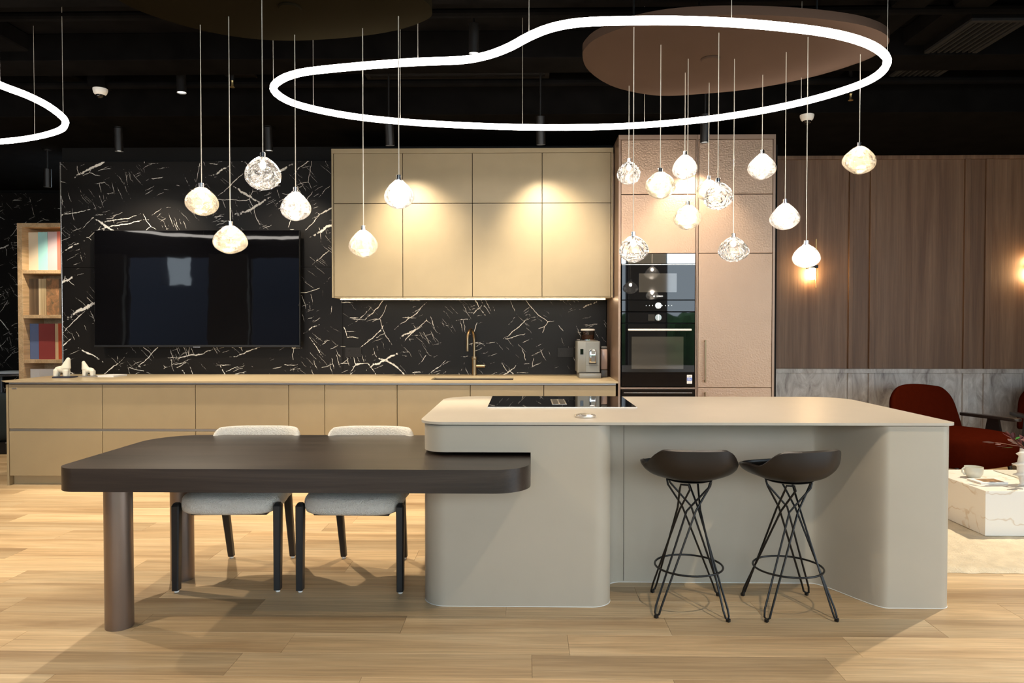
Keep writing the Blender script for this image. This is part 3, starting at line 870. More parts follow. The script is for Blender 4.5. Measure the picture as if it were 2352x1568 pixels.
def leg_mesh(bm, p0, p1, w0, d0, w1, d1):
    """tapered rectangular leg from foot p0 to top p1 with chamfered corners"""
    rings = []
    for p, w, d in ((p0, w0, d0), (p1, w1, d1)):
        c = .28
        P = [(-w, -d * (1 - c)), (-w * (1 - c), -d), (w * (1 - c), -d), (w, -d * (1 - c)), (w, d * (1 - c)), (w * (1 - c), d), (-w * (1 - c), d), (-w, d * (1 - c))]
        rings.append([bm.verts.new((p[0] + a, p[1] + b, p[2])) for a, b in P])
    A, B = rings
    for k in range(8): bm.faces.new((A[k], A[(k + 1) % 8], B[(k + 1) % 8], B[k]))
    bm.faces.new(A[::-1])
    C = [bm.verts.new((p1[0] + (v.co.x - p1[0]) * .6, p1[1] + (v.co.y - p1[1]) * .6, p1[2] + .014)) for v in B]
    for k in range(8): bm.faces.new((B[k], B[(k + 1) % 8], C[(k + 1) % 8], C[k]))
    bm.faces.new(C)
    return bm

def white_chair(label, loc, rz):
    t = thing('dining_chair', label, 'chair', loc, rz, 'white chairs at the dark table')
    sw, sr = .245, .215
    lo = [(-.268, -.285), (-.08, -.300), (.08, -.300), (.268, -.285), (.25, -.05), (.22, .20), (.07, .25), (-.07, .25), (-.22, .20), (-.25, -.05)]
    hi = [(-.268, -.275), (-.08, -.295), (.08, -.295), (.268, -.275), (.262, -.05), (.24, .20), (.07, .26), (-.07, .26), (-.24, .20), (-.262, -.05)]
    cushion('seat', t, 'boucle', lo, hi, .398, .508, .03)
    bx('seat_base', -.20, .20, -.22, .20, .392, .412, 'chairleg', t, bev=.004)
    def back(u, v, s):
        a = R(-200 + 220 * u) if False else None
        ang = R(-12 + 204 * u)                      # wraps from right arm round the back to the left arm
        rx, ry = .262, .30
        e = abs(math.cos(ang))
        top = .79 - .175 * max(0, (e - .80) / .20) ** 1.6
        z = .43 + (top - .43) * v
        lean = .055 * v
        th = (.030 if s else -.022)
        k = 1 - .10 * (1 - v) ** 2
        # squarer plan
        c, sn = math.cos(ang), math.sin(ang)
        c = math.copysign(abs(c) ** .62, c); sn = math.copysign(abs(sn) ** .62, sn)
        edge = (1 - (2 * v - 1) ** 6) * (1 - (2 * u - 1) ** 10)
        th *= .35 + .65 * edge
        return ((rx + th) * c * k, .0 + (ry - .03 + th) * sn * k + lean * max(0, sn), z)
    bk = ring_shell('backrest', t, 'boucle', 28, 8, back)
    subsurf(bk, 1)
    for s in (-1, 1):
        lg = build('leg', leg_mesh(BM(), (s * .262, -.245, .012), (s * .262, -.235, .448), .017, .024, .020, .028), 'chairleg', t)
        build('glide', lathe(BM(), [(.012, 0), (.013, .011)], 12, s * .262, -.245), 'white', lg)
        lg = build('leg', leg_mesh(BM(), (s * .182, .305, .012), (s * .185, .19, .43), .016, .019, .021, .026), 'chairleg', t)
        build('glide', lathe(BM(), [(.012, 0), (.013, .011)], 12, s * .182, .305), 'white', lg)
    return t
white_chair('white boucle chair with black legs on the left, beside the round table legs', (-1.555, 3.93, 0), R(2))
white_chair('white boucle chair with black legs on the right, beside the island', (-.900, 3.93, 0), R(-1))

# ================================================================== BAR STOOLS
def stool(label, loc, rz, seat_rz):
    t = thing('bar_stool', label, 'stool', loc, rz, 'bar stools at the island')
    bm = BM()
    nu, nv = 56, 14
    def rim(th):
        # th measured from +X, back of the seat is towards -Y
        b = max(0.0, -math.sin(th))
        c, s = math.cos(th), math.sin(th)
        ex = .78
        x = .225 * math.copysign(abs(c) ** ex, c); y = (.205 if s < 0 else .195) * math.copysign(abs(s) ** ex, s)
        # height: high flat back, low pointed wings
        q = min(1.0, max(0.0, (b - .16) / .72)); q = q * q * (3 - 2 * q)
        h = .078 + .085 * q
        f = max(0, s); h -= .018 * f
        # small out-turned tip at the sides
        tip = math.exp(-((b - .02) / .16) ** 2) if s <= 0.15 else math.exp(-((s) / .25) ** 2) * .8
        x *= 1 + .045 * tip
        h += .006 * tip
        return x, y, h
    def pt(th, v, inner):
        x, y, h = rim(th)
        g = math.sin(v * math.pi / 2) ** .92 if v < 1 else 1.0
        back = max(0.0, -math.sin(th))
        p = 1.75 + 1.3 * back
        z = h * v ** p
        sc = g * (1 - (.012 / .2) * inner * v)
        return (x * sc, y * sc, .635 + z + inner * .010 * (1 - .4 * v))
    grids = []
    for inner in (0, 1):
        c = bm.verts.new((0, 0, .635 + inner * .010))
        rows = [[bm.verts.new(pt(2 * math.pi * k / nu, j / nv, inner)) for k in range(nu)] for j in range(1, nv + 1)]
        for k in range(nu): bm.faces.new((c, rows[0][k], rows[0][(k + 1) % nu]))
        for A, B in zip(rows, rows[1:]):
            for k in range(nu): bm.faces.new((A[k], B[k], B[(k + 1) % nu], A[(k + 1) % nu]))
        grids.append(rows)
    A, B = grids[0][-1], grids[1][-1]
    for k in range(nu): bm.faces.new((A[k], B[k], B[(k + 1) % nu], A[(k + 1) % nu]))
    seat = build('seat', bm, 'stoolseat', t, smooth=60); seat.rotation_euler = (0, 0, seat_rz)
    build('mount_plate', lathe(BM(), [(.10, .628), (.115, .634), (.06, .640)], 28), 'blackmetal', t)
    for k in range(4):
        a = R(45 + 90 * k)
        def pol(r, ang, z, tan):
            return Vector((r * math.cos(ang) - tan * math.sin(ang), r * math.sin(ang) + tan * math.cos(ang), z))
        foot, waist, topa = a, a + R(52), a + R(118)
        rodA = [pol(.218, foot, .05, -.016), pol(.050, waist, .485, -.022), pol(.098, topa, .600, -.024)]
        rodB = [pol(.218, foot, .05, .016), pol(.050, waist, .485, .022), pol(.098, topa, .600, .024)]
        ftA, ftB = pol(.228, foot, .020, -.013), pol(.228, foot, .020, .013)
        tip = pol(.233, foot, .010, 0)
        tA, tB = pol(.104, topa, .622, -.018), pol(.104, topa, .622, .018)
        loop = [rodA[0], rodA[0].lerp(rodA[1], .5), rodA[1], rodA[1].lerp(rodA[2], .5), rodA[2], tA, tB, rodB[2], rodB[2].lerp(rodB[1], .5), rodB[1], rodB[1].lerp(rodB[0], .5), rodB[0], ftB, tip, ftA]
        lg = build('leg', tube(BM(), loop, .005, 8, closed=True), 'blackmetal', t)
        fp = pol(.233, foot, 0, 0)
        bmf = box(BM(), -.009, .009, -.008, .008, 0, .016, .002)
        bmesh.ops.rotate(bmf, verts=bmf.verts[:], cent=(0, 0, 0), matrix=Matrix.Rotation(a, 3, 'Z'))
        bmesh.ops.translate(bmf, verts=bmf.verts[:], vec=fp)
        build('foot_pad', bmf, 'blackmetal', lg)
    build('foot_ring', tube(BM(), [(.163 * math.cos(2 * math.pi * k / 48), .163 * math.sin(2 * math.pi * k / 48), .205) for k in range(48)], .005, 8, closed=True), 'blackmetal', t)
    return t
stool('dark brown bar stool with crossed wire legs on the left, nearer the table', (.807, 3.527, 0), R(-7), R(4))
stool('dark brown bar stool with crossed wire legs on the right, turned a little', (1.288, 3.515, 0), R(2), R(15))

# ================================================================== LED RINGS
ring_pts = [(-1.454, 4.159), (-1.356, 4.0), (-1.213, 3.893), (-1.032, 3.837), (-0.789, 3.784), (-0.554, 3.745), (-0.326, 3.725), (-0.188, 3.662), (-0.075, 3.557), (0.02, 3.431), (0.12, 3.334), (0.245, 3.279), (0.42, 3.264), (0.673, 3.264), (0.934, 3.291), (1.187, 3.343), (1.413, 3.41), (1.596, 3.5), (1.743, 3.611), (1.865, 3.757), (1.924, 3.935), (1.911, 4.107), (1.827, 4.279), (1.692, 4.456), (1.486, 4.639), (1.196, 4.807), (0.814, 4.934), (0.434, 4.981), (-0.015, 4.973), (-0.46, 4.912), (-0.831, 4.822), (-1.123, 4.698), (-1.332, 4.535), (-1.442, 4.368)]
def led_ring(label, pts2, wires):
    t = thing('led_ring', label, 'light', (pts2[0][0], pts2[0][1], 2.75), 0, 'curved tube lights under the ceiling')
    o = Vector((pts2[0][0], pts2[0][1], 2.75))
    loop = catmull([Vector((p[0], p[1], 2.75)) - o for p in pts2], 3)
    build('light_tube', tube(BM(), loop, .021, 8, closed=True), 'led', t, smooth=80)
    for w in wires:
        p = Vector((w[0], w[1], 2.75)) - o
        z1 = 3.14 if w[1] > 6 else (3.35 if 4.1 < w[1] < 4.43 or 5.31 < w[1] < 5.63 else CEIL)
        build('suspension_wire', tube(BM(), [p + Vector((0, 0, .02)), p + Vector((0, 0, z1 - 2.75))], .0015, 6), 'wire', t)
led_ring('bright white curved tube light hanging over the island', ring_pts,
         [ring_pts[i] for i in (0, 5, 9, 14, 19, 23, 26, 28, 30, 32)])
lp = [(-2.99, 3.70), (-2.981, 4.058), (-2.954, 4.235), (-2.964, 4.444), (-3.031, 4.694), (-3.114, 4.844), (-3.263, 5.003), (-3.549, 5.172), (-3.89, 5.288), (-4.4, 5.36), (-4.9, 5.25), (-5.3, 4.9), (-5.4, 4.4), (-5.1, 3.9), (-4.6, 3.6), (-4.1, 3.5), (-3.6, 3.45), (-3.2, 3.5)]
led_ring('bright white curved tube light entering at the left edge of the picture', lp, [lp[i] for i in (1, 4, 7, 11, 14)])

# ================================================================== CANOPY DISCS
def canopy(label, pts2, mat, rods):
    cx = sum(p[0] for p in pts2) / len(pts2); cy = sum(p[1] for p in pts2) / len(pts2)
    t = thing('pendant_canopy', label, 'canopy', (cx, cy, 2.9), 0, 'suspended pendant canopies')
    lp_ = [(v.x, v.y) for v in catmull([Vector((p[0] - cx, p[1] - cy, 0)) for p in pts2], 6)]
    build('disc', prism(BM(), lp_, 0, .045, .006, 2), mat, t, smooth=40)
    for r in rods:
        z1 = 3.35 if 4.1 < r[1] < 4.43 else CEIL
        build('hanger', tube(BM(), [(r[0] - cx, r[1] - cy, .046), (r[0] - cx, r[1] - cy, z1 - 2.9)], .006, 8), 'blackmetal', t)
    build('rose', lathe(BM(), [(.05, -.012), (.055, -.006), (.055, -.0005)], 24), mat, t)
canopy('brown oval canopy carrying the pendants over the island',
       [(.325, 4.077), (.374, 4.297), (.502, 4.527), (.659, 4.679), (.904, 4.788), (1.18, 4.748), (1.438, 4.667), (1.683, 4.508), (1.86, 4.32), (1.97, 4.10), (1.93, 3.87), (1.72, 3.70), (1.4, 3.60), (1.05, 3.56), (.75, 3.58), (.54, 3.67), (.39, 3.82), (.335, 3.95)], 'canopy_brown', [(.6, 4.0), (1.1, 4.6), (1.6, 4.0)])
canopy('dark olive oval canopy carrying the pendants over the table',
       [(-1.90, 3.35), (-1.78, 3.58), (-1.57, 3.755), (-1.31, 3.834), (-.978, 3.811), (-.686, 3.726), (-.5, 3.603), (-.448, 3.50), (-.48, 3.36), (-.62, 3.22), (-.85, 3.10), (-1.2, 3.03), (-1.55, 3.06), (-1.80, 3.17)], 'canopy_dark', [(-1.5, 3.4), (-1.1, 3.6), (-.8, 3.3)])

# ================================================================== GLASS PENDANTS
PEND = [  # x, y, cap top z, bottom z, width, kind, shape(pinch, lump, tilt), label
    (-1.638, 3.629, 2.105, 1.940, .161, 'amber', (.26, .05, -.25), 'amber crackled glass pendant, leftmost of those over the dark table'),
    (-1.455, 3.536, 1.898, 1.737, .167, 'amber', (.30, .09, .0), 'lumpy amber glass pendant overlapping the top of the television'),
    (-1.203, 3.296, 2.177, 2.004, .162, 'clear', (.24, .06, .1), 'clear swirled glass pendant, highest of those over the dark table'),
    (-1.201, 3.761, 2.108, 1.932, .155, 'white', (.46, .03, .1), 'frosted white teardrop pendant just right of and below the highest clear one'),
    (-.828, 3.686, 1.896, 1.731, .147, 'amber', (.36, .04, .05), 'amber crackled pendant hanging low before the leftmost wall cabinet'),
    (-.620, 3.546, 2.124, 1.957, .146, 'white', (.44, .04, .0), 'frosted white pendant before the join of the two left wall cabinets'),
    (.660, 4.587, 2.443, 2.278, .150, 'clear', (.24, .07, .0), 'small clear glass pendant high at the left edge of the copper cabinets'),
    (.555, 3.694, 1.862, 1.707, .148, 'clear', (.22, .08, .0), 'clear swirled glass pendant hanging low at the left above the ovens'),
    (.736, 3.929, 2.237, 2.070, .160, 'amber', (.18, .05, .0), 'round amber glass pendant between the small clear one and the high frosted one'),
    (.963, 4.358, 2.432, 2.263, .148, 'white', (.36, .05, .05), 'frosted white pendant, highest over the ovens'),
    (.930, 4.134, 2.093, 1.930, .158, 'amber', (.18, .06, .0), 'round amber glass pendant straight below the highest frosted one'),
    (1.152, 4.539, 2.321, 2.161, .154, 'amber', (.40, .05, -.1), 'amber glass pendant half hidden behind a clear glass one'),
    (1.006, 3.773, 2.150, 1.985, .153, 'clear', (.22, .08, .1), 'clear swirled glass pendant overlapping an amber one behind it'),
    (1.193, 4.139, 1.910, 1.748, .168, 'clear', (.26, .08, .0), 'wide clear glass pendant hanging low before the copper cupboard door'),
    (1.440, 4.404, 2.449, 2.270, .165, 'white', (.46, .06, -.1), 'frosted white teardrop pendant high before the right edge of the copper cupboard'),
    (1.452, 4.046, 2.088, 1.917, .162, 'white', (.44, .07, .1), 'lumpy frosted white pendant at mid height before the wood wall edge'),
    (1.490, 3.837, 1.833, 1.688, .144, 'white', (.30, .05, .0), 'frosted white pendant hanging lowest in front of the wall lamp'),
    (1.878, 4.085, 2.410, 2.235, .173, 'amber', (.30, .05, -.5), 'golden glass pendant, rightmost and alone before the wood wall')]
def pendant(i, x, y, zc, zb, w, kind, shp, label):
    t = thing('pendant_lamp', label, 'pendant lamp', (x, y, zb), 0, 'blown glass pendant lamps')
    rnd = random.Random(100 + i)
    a, b, c, d = [rnd.uniform(0, 6.28) for _ in range(4)]
    pinch, lump, tilt = shp
    capz = zc - zb
    top = capz - .024
    h = top
    bm = BM(); nu, nv = 36, 24
    vt = bm.verts.new((0, 0, h)); rows = []
    e_, q_ = 1.06 + pinch * .75, .50 + pinch * .08
    for j in range(1, nv):
        th = math.pi * j / nv
        ct, st = math.cos(th), math.sin(th)
        v = (1 - ct) / 2
        prof = max(0.0, math.sin(math.pi * (.055 + .945 * v) ** e_)) ** q_
        row_ = []
        for k in range(nu):
            ph = 2 * math.pi * k / nu
            rho = w / 2 * prof
            rho *= 1 + .8 * lump * st * (math.sin(2 * ph + a + .8 * th) * .6 + .5 * math.sin(3 * ph + b - 1.2 * th) + .35 * math.sin(ph * 5 + c + 2 * th))
            z = h * (1 - v)
            zz = z + tilt * .30 * rho * math.cos(ph) * v + lump * .35 * w * math.sin(2 * ph + d) * st * v
            row_.append(bm.verts.new((rho * math.cos(ph), rho * math.sin(ph), max(zz, -.004))))
        rows.append(row_)
    vb = bm.verts.new((0, 0, 0))
    for k in range(nu):
        bm.faces.new((vt, rows[0][k], rows[0][(k + 1) % nu])); bm.faces.new((vb, rows[-1][(k + 1) % nu], rows[-1][k]))
    for A, B in zip(rows, rows[1:]):
        for k in range(nu): bm.faces.new((A[k], B[k], B[(k + 1) % nu], A[(k + 1) % nu]))
    g = build('glass_shade', bm, 'glass_' + kind, t, smooth=80)
    g['label'] = {'clear': 'clear swirled glass', 'white': 'frosted crackled glass', 'amber': 'amber crackled glass'}[kind]
    build('cap', lathe(BM(), [(.020, top - .003), (.020, top + .001), (.0125, top + .002), (.0125, capz - .001), (.011, capz)], 20), 'chrome', t)
    build('bulb', lathe(BM(), [(0, top - .052), (.009, top - .048), (.014, top - .038), (.013, top - .028), (.008, top - .020), (0, top - .018)], 8), 'bulb', t)
    build('bulb_holder', lathe(BM(), [(.009, top - .0175), (.010, top - .004)], 14), 'chrome', t)
    build('cable', tube(BM(), [(0, 0, capz), (0, 0, 2.9 - zb)], .0022, 6), 'wire', t)
for i, p in enumerate(PEND): pendant(i, *p)

# ================================================================== CEILING SPOTS
def spot(label, x, y, ztop, zlen, zceil, aim, watts, size=95, blend=.7, r=.036, col=SPOT_WARM):
    t = thing('ceiling_spot', label, 'spotlight', (x, y, zceil), 0, 'black ceiling spotlights')
    top = ztop - zceil
    if top < -.005: build('stem', tube(BM(), [(0, 0, -.006), (0, 0, top)], .008, 10), 'blackmetal', t)
    build('rose', lathe(BM(), [(.035, -.007), (.035, 0)], 20), 'blackmetal', t)
    d = Vector(aim) - Vector((x, y, ztop)); d.normalize()
    ax = Vector((0, 0, -1)).lerp(d, .25).normalized()
    p0 = Vector((0, 0, top)); p1 = p0 + ax * zlen
    bm = BM(); tube(bm, [p0 + ax * -.0, p1], r, 24, caps=False)
    tube(bm, [p0 + ax * .001, p0 + ax * .0], r, 24, caps=True)
    build('body', bm, 'blackmetal', t)
    build('lens', tube(BM(), [p1 - ax * .012, p1 - ax * .008], r * .93, 24), 'spotlens', t)
    ld = bpy.data.lights.new('spot_light', 'SPOT')
    ld.energy = watts * SPOT_GAIN; ld.color = col; ld.spot_size = R(size); ld.spot_blend = blend; ld.shadow_soft_size = .03
    lo = bpy.data.objects.new('spot_light', ld); COL.objects.link(lo); lo.parent = t
    lo.location = p1 + ax * .004
    dd = Vector(aim) - (Vector((x, y, zceil)) + p1)
    lo.rotation_euler = dd.to_track_quat('-Z', 'Y').to_euler()
spot('black cylinder spotlight hanging high left of the pendant cables', -2.76, 5.76, 3.46, .21, CEIL, (-2.0, 5.0, 0), 210, 100, .5)
spot('black spotlight above the left half of the television', -3.59, 6.32, 3.13, .20, 3.14, (-3.7, 6.95, 1.3), 60, 100)
spot('black spotlight above the right half of the television behind the clear pendant', -2.26, 6.32, 3.13, .20, 3.14, (-2.2, 6.95, 1.2), 40, 100)
spot('black spotlight at the left edge of the marble wall above the bookcase', -4.75, 7.1, 2.95, .18, 3.14, (-5.15, 7.75, 1.4), 58, 62)
spot('black spotlight in front of the left wall cabinets', -1.085, 5.75, 3.05, .22, CEIL, (-.98, 6.42, 2.0), 84, 84, 1.0)
spot('black spotlight in front of the right wall cabinets', .125, 5.75, 3.05, .22, CEIL, (.24, 6.42, 2.0), 84, 84, 1.0)
spot('black spotlight in front of the copper tall cabinets', 1.43, 5.75, 3.06, .22, CEIL, (1.45, 6.14, 2.05), 62, 84, .6)
spot('added black fill spotlight over the aisle behind the island, hidden behind the curved light', -.35, 4.98, 3.46, .2, CEIL, (-.4, 5.75, 0), 150, 78, .6)  # added lamp that keeps the base cabinet fronts bright
# same lamps beyond the picture's edges; the two in front are added fill
spot('black spotlight over the lounge rug, beyond the right edge of the picture', 4.35, 5.3, 3.46, .2, CEIL, (3.7, 5.0, .3), 330, 100, .6)
spot('added black fill spotlight over the floor in front of the table, above the picture', -2.6, 2.3, 3.46, .2, CEIL, (-2.0, 3.0, 0), 110, 110, .7)
spot('added black fill spotlight over the floor in front of the stools, above the picture', 1.6, 2.0, 3.46, .2, CEIL, (1.2, 2.9, 0), 75, 110, .9)
spot('black spotlight over the aisle left of the table, beyond the left edge', -4.9, 4.6, 3.46, .2, CEIL, (-4.0, 4.9, 0), 200, 110, .6)

# ceiling fittings
def sprinkler(label, x, y, zc, drop, plate):
    t = thing('sprinkler', label, 'sprinkler', (x, y, zc), 0, 'ceiling sprinklers')
    build('pipe', lathe(BM(), [(.016, -drop), (.016, 0)], 12), 'blackmetal', t)
    if plate: build('plate', lathe(BM(), [(.062, -drop - .002), (.062, -drop + .004), (.02, -drop + .008)], 28), 'blackmetal', t)
    build('head', lathe(BM(), [(.006, -drop - .05), (.012, -drop - .044), (.009, -drop - .02), (.013, -drop - .003)], 12), 'gold', t)
    build('deflector', lathe(BM(), [(.02, -drop - .054), (.02, -drop - .051)], 12), 'gold', t)
sprinkler('sprinkler with round plate near the top left corner of the ceiling', -2.55, 4.07 - .15, CEIL, .32, True)
sprinkler('small brass sprinkler head left of the clear pendant cable', -2.32, 5.70, CEIL, .22, False)
sprinkler('small brass sprinkler head right of the curved tube light', 2.62, 5.86, CEIL, .30, False)
def dome(label, x, y, zc):
    t = thing('dome_camera', label, 'camera', (x, y, zc), 0, 'dome security cameras')
    build('housing', lathe(BM(), [(.056, 0), (.056, -.012), (.048, -.038), (.036, -.050)], 28), 'white', t)
    build('lens_dome', lathe(BM(), [(.035, -.051), (.030, -.066), (.018, -.076), (0, -.080)], 24), 'glassblack', t)
dome('white dome camera left of the pendants above the marble wall', -3.45, 5.82, CEIL - .24)
bx('camera_bracket', -3.52, -3.38, 5.76, 5.88, CEIL - .24, CEIL, 'ceiling', ceiling)
dome('white dome camera on the dark soffit right of the copper cabinets', 2.35, 6.06, 3.14)
sp_ = thing('ceiling_speaker', 'round flush ceiling speaker behind the left pendant cables', 'speaker', (-2.35, 5.95, 3.46))
build('grille', lathe(BM(), [(.12, -.004), (.12, .0)], 32), 'blackmetal', sp_)
build('rim', tube(BM(), [(.125 * math.cos(2 * math.pi * k / 40), .125 * math.sin(2 * math.pi * k / 40), -.002) for k in range(40)], .006, 8, closed=True), 'black', sp_)
build('back_can', lathe(BM(), [(.11, .0005), (.11, .09)], 32), 'black', sp_)

def grille(label, x0, x1, y0, y1, z, along, n):
    t = thing('air_grille', label, 'air vent', ((x0 + x1) / 2, (y0 + y1) / 2, z), 0, 'ceiling air grilles')
    hx, hy = (x1 - x0) / 2, (y1 - y0) / 2; f = .035
    g = plain('grille_grey', (.016, .015, .0145), .9, spec=.1) if 'grille_grey' not in bpy.data.materials else bpy.data.materials['grille_grey']
    for a in ((-hx, hx, -hy, -hy + f), (-hx, hx, hy - f, hy), (-hx, -hx + f, -hy + f, hy - f), (hx - f, hx, -hy + f, hy - f)):
        bx('frame_bar', *a, 0, .02, g, t, bev=.002)
    bx('plenum', -hx, hx, -hy, hy, .0205, CEIL - z, 'ceiling', t, bev=0)
    for k in range(n):
        if along == 'x':
            yy = -hy + f + (2 * hy - 2 * f) * (k + .5) / n; bx('slat', -hx + f, hx - f, yy - .006, yy + .006, .003, .018, g, t, bev=0)
        else:
            xx = -hx + f + (2 * hx - 2 * f) * (k + .5) / n; bx('slat', xx - .008, xx + .008, -hy + f, hy - f, .003, .018, g, t, bev=0)
grille('long slotted air grille on the dark ceiling inside the curved light', -1.30, .20, 5.64, 5.96, 3.42, 'x', 8)
grille('slotted air grille on the dark ceiling right of the curved light', 2.90, 3.28, 4.75, 5.95, 3.36, 'y', 7)

# ================================================================== BOOKCASE AND SAMPLES
YB = 7.6
bc = thing('bookcase', 'pale oak open bookcase behind the left end of the marble wall', 'bookcase', (-4.9, YB, 0))
bx('side_board', -.523, -.468, 0, .34, 0, 2.486, 'ashwood', bc, bev=.002)
bx('side_board', .468, .523, 0, .34, 0, 2.486, 'ashwood', bc, bev=.002)
bx('top_board', -.468, .468, 0, .34, 2.442, 2.486, 'ashwood', bc, bev=.002)
for z in (1.947, 1.468, .988, .50, .05): bx('shelf', -.467, .467, .003, .33, z, z + .038, 'ashwood', bc, bev=.002)
bx('back_board', -.467, .467, .331, .34, .05, 2.44, 'ashwood', bc, bev=0)
M['s_cream'] = plain('sample_cream', (.80, .70, .52), .5); M['s_cyan'] = plain('sample_cyan', (.42, .78, .78), .5)
M['s_pink'] = plain('sample_pink', (.72, .58, .60), .5); M['s_coral'] = plain('sample_coral', (.78, .22, .16), .5)
M['s_brown'] = wood('sample_brown', (.06, .04, .025), (.15, .10, .06), (.24, .17, .11), axis=2, scale=14, stretch=.02, rand=False)
M['s_stripe'] = wood('sample_stripe', (.30, .20, .10), (.62, .48, .28), (.80, .68, .48), axis=2, scale=22, stretch=.01, rand=False)
M['s_bark'] = wood('sample_copper', (.16, .12, .07), (.36, .19, .09), (.62, .30, .14), axis=2, scale=14, stretch=.8, rand=False)
M['s_blue'] = plain('sample_blue', (.12, .17, .32), .5); M['s_red'] = plain('sample_red', (.28, .045, .04), .5)
M['s_tan'] = plain('sample_tan', (.66, .46, .26), .5); M['s_orange'] = plain('sample_orange', (.52, .075, .02), .5)
def sample(x0, x1, z0, z1, mat, label, yo=0.0):
    t = thing('sample_board', label, 'sample board', ((x0 + x1) / 2, YB + .10 + yo, z0), 0, 'sample boards on the bookcase')
    h = (x1 - x0) / 2
    bx('board', -h, h, 0, .018, 0, z1 - z0, mat, t, bev=.0015)
    bx('edge_band', -h, -h + .0012, -.0006, .0186, .0005, z1 - z0 + .0004, mat, t, bev=0)
z = 1.986
sample(-5.368, -5.262, z, 2.400, 's_cream', 'cream sample board on the top shelf of the bookcase')
sample(-5.260, -5.160, z, 2.402, 's_cyan', 'pale turquoise sample board on the top shelf of the bookcase', -.004)
sample(-5.158, -5.055, z, 2.405, 's_pink', 'dusty pink sample board on the top shelf of the bookcase')
sample(-5.053, -4.95, z, 2.408, 's_coral', 'coral sample board on the top shelf cut off by the marble wall', -.004)
z = 1.507
sample(-5.368, -5.262, z, 1.898, 's_brown', 'dark brown wood-grain sample board on the second shelf')
sample(-5.260, -5.180, z, 1.898, 's_stripe', 'cream striped sample board on the second shelf', -.004)
sample(-5.178, -5.042, z, 1.900, 's_bark', 'mottled copper sample board on the second shelf')
sample(-5.040, -4.95, z, 1.900, 's_brown', 'brown ribbed sample board at the marble wall on the second shelf', -.004)
z = 1.027
sample(-5.366, -5.268, z, 1.413, 's_blue', 'blue sample board on the third shelf of the bookcase')
sample(-5.266, -5.092, z, 1.413, 's_red', 'brick red wide sample board on the third shelf', -.004)
sample(-5.090, -5.054, z, 1.413, 's_tan', 'narrow tan sample board on the third shelf')
sample(-5.052, -4.95, z, 1.415, 's_orange', 'orange sample board on the third shelf at the marble wall', -.004)
z = .539
sample(-5.366, -5.265, z, .921, 'white', 'white sample board on the lowest visible shelf, left one')
sample(-5.263, -5.10, z, .922, 'paper', 'white sample board behind the larger figurine on the lowest visible shelf', -.004)

# dark side table with magazine beyond the bookcase, far left
sd = thing('side_table', 'dark side table in the shadows at the far left edge', 'table', (-6.35, 8.55, 0))
build('table_top', lathe(BM(), [(.48, .80), (.50, .805), (.50, .822), (.48, .827)], 40), 'darkwood', sd)
build('pedestal', lathe(BM(), [(.22, 0), (.22, .02), (.05, .05), (.05, .799)], 28), 'blackmetal', sd)
mg = thing('magazine', 'pale magazine lying on the dark side table at the far left edge', 'magazine', (-6.05, 8.45, .827), R(8))
bx('cover', -.16, .16, -.11, .11, 0, .003, 'white', mg, bev=0); bx('pages', -.158, .158, -.108, .108, .0031, .022, 'paper', mg, bev=.001); bx('cover_front', -.16, .16, -.11, .11, .0221, .025, 'white', mg, bev=0)
ac = thing('lounge_pouf', 'dark green upholstered seat in the shadow left of the back run', 'seat', (-5.9, 7.9, 0))
M['darkgreen'] = plain('dark_green_fabric', (.008, .014, .013), .9)
cushion('pad', ac, 'darkgreen', [(-.35, -.3), (0, -.34), (.35, -.3), (.38, 0), (.35, .3), (0, .34), (-.35, .3), (-.38, 0)], [(-.35, -.3), (0, -.34), (.35, -.3), (.38, 0), (.35, .3), (0, .34), (-.35, .3), (-.38, 0)], .12, .62, .03)
bx('base', -.3, .3, -.26, .26, 0, .13, 'blackmetal', ac, bev=.01)

# ================================================================== FIGURINES ON THE WORKTOP
def ell(bm, c, r, rot=0.0):
    mt = Matrix.Translation(c) @ Matrix.Rotation(rot, 4, 'Y') @ Matrix.Diagonal((r[0], r[1], r[2], 1))
    bmesh.ops.create_icosphere(bm, subdivisions=3, radius=1.0, matrix=mt)
def figurine(label, loc, s, flip):
    t = thing('figurine', label, 'figurine', loc, 0, 'ceramic animal figurines')
    bm = BM(); f = flip
    ell(bm, (0, 0, .085 * s), (.078 * s, .044 * s, .042 * s), .14 * f)             # barrel
    ell(bm, (-.055 * f * s, 0, .080 * s), (.036 * s, .034 * s, .040 * s))           # rump
    ell(bm, (.050 * f * s, 0, .095 * s), (.042 * s, .036 * s, .050 * s), -.5 * f)   # chest
    for k in range(7):                                                              # raised neck
        u = k / 6
        ell(bm, ((.042 + .034 * u) * f * s, 0, (.105 + .095 * u) * s), ((.062 - .036 * u) * s, (.044 - .020 * u) * s, .032 * s))
    ell(bm, (.078 * f * s, 0, .205 * s), (.025 * s, .022 * s, .018 * s))
    for lx, lz in ((-.068, .0), (.055, .0)):
        for ly in (-.020, .020):
            for k in range(5):
                u = k / 4
                ell(bm, ((lx * (1 - .08 * u)) * f * s, ly * s, (.012 + .06 * u) * s), ((.029 + .007 * u) * s, .023 * s, .018 * s))
    b = build('body', bm, 'ceramic', t, smooth=80)
    rm = b.modifiers.new('remesh', 'REMESH'); rm.mode = 'VOXEL'; rm.voxel_size = .0038 * s; rm.use_smooth_shade = True
    sm = b.modifiers.new('smooth', 'SMOOTH'); sm.iterations = 7; sm.factor = .5
    bme = BM(); ell(bme, (.022 * f * s, -.036 * s, .098 * s), (.024 * s, .006 * s, .026 * s), .5 * f)
    build('ear', bme, 'ceramic', t, smooth=80)
    bb = bpy.data.objects
    return t
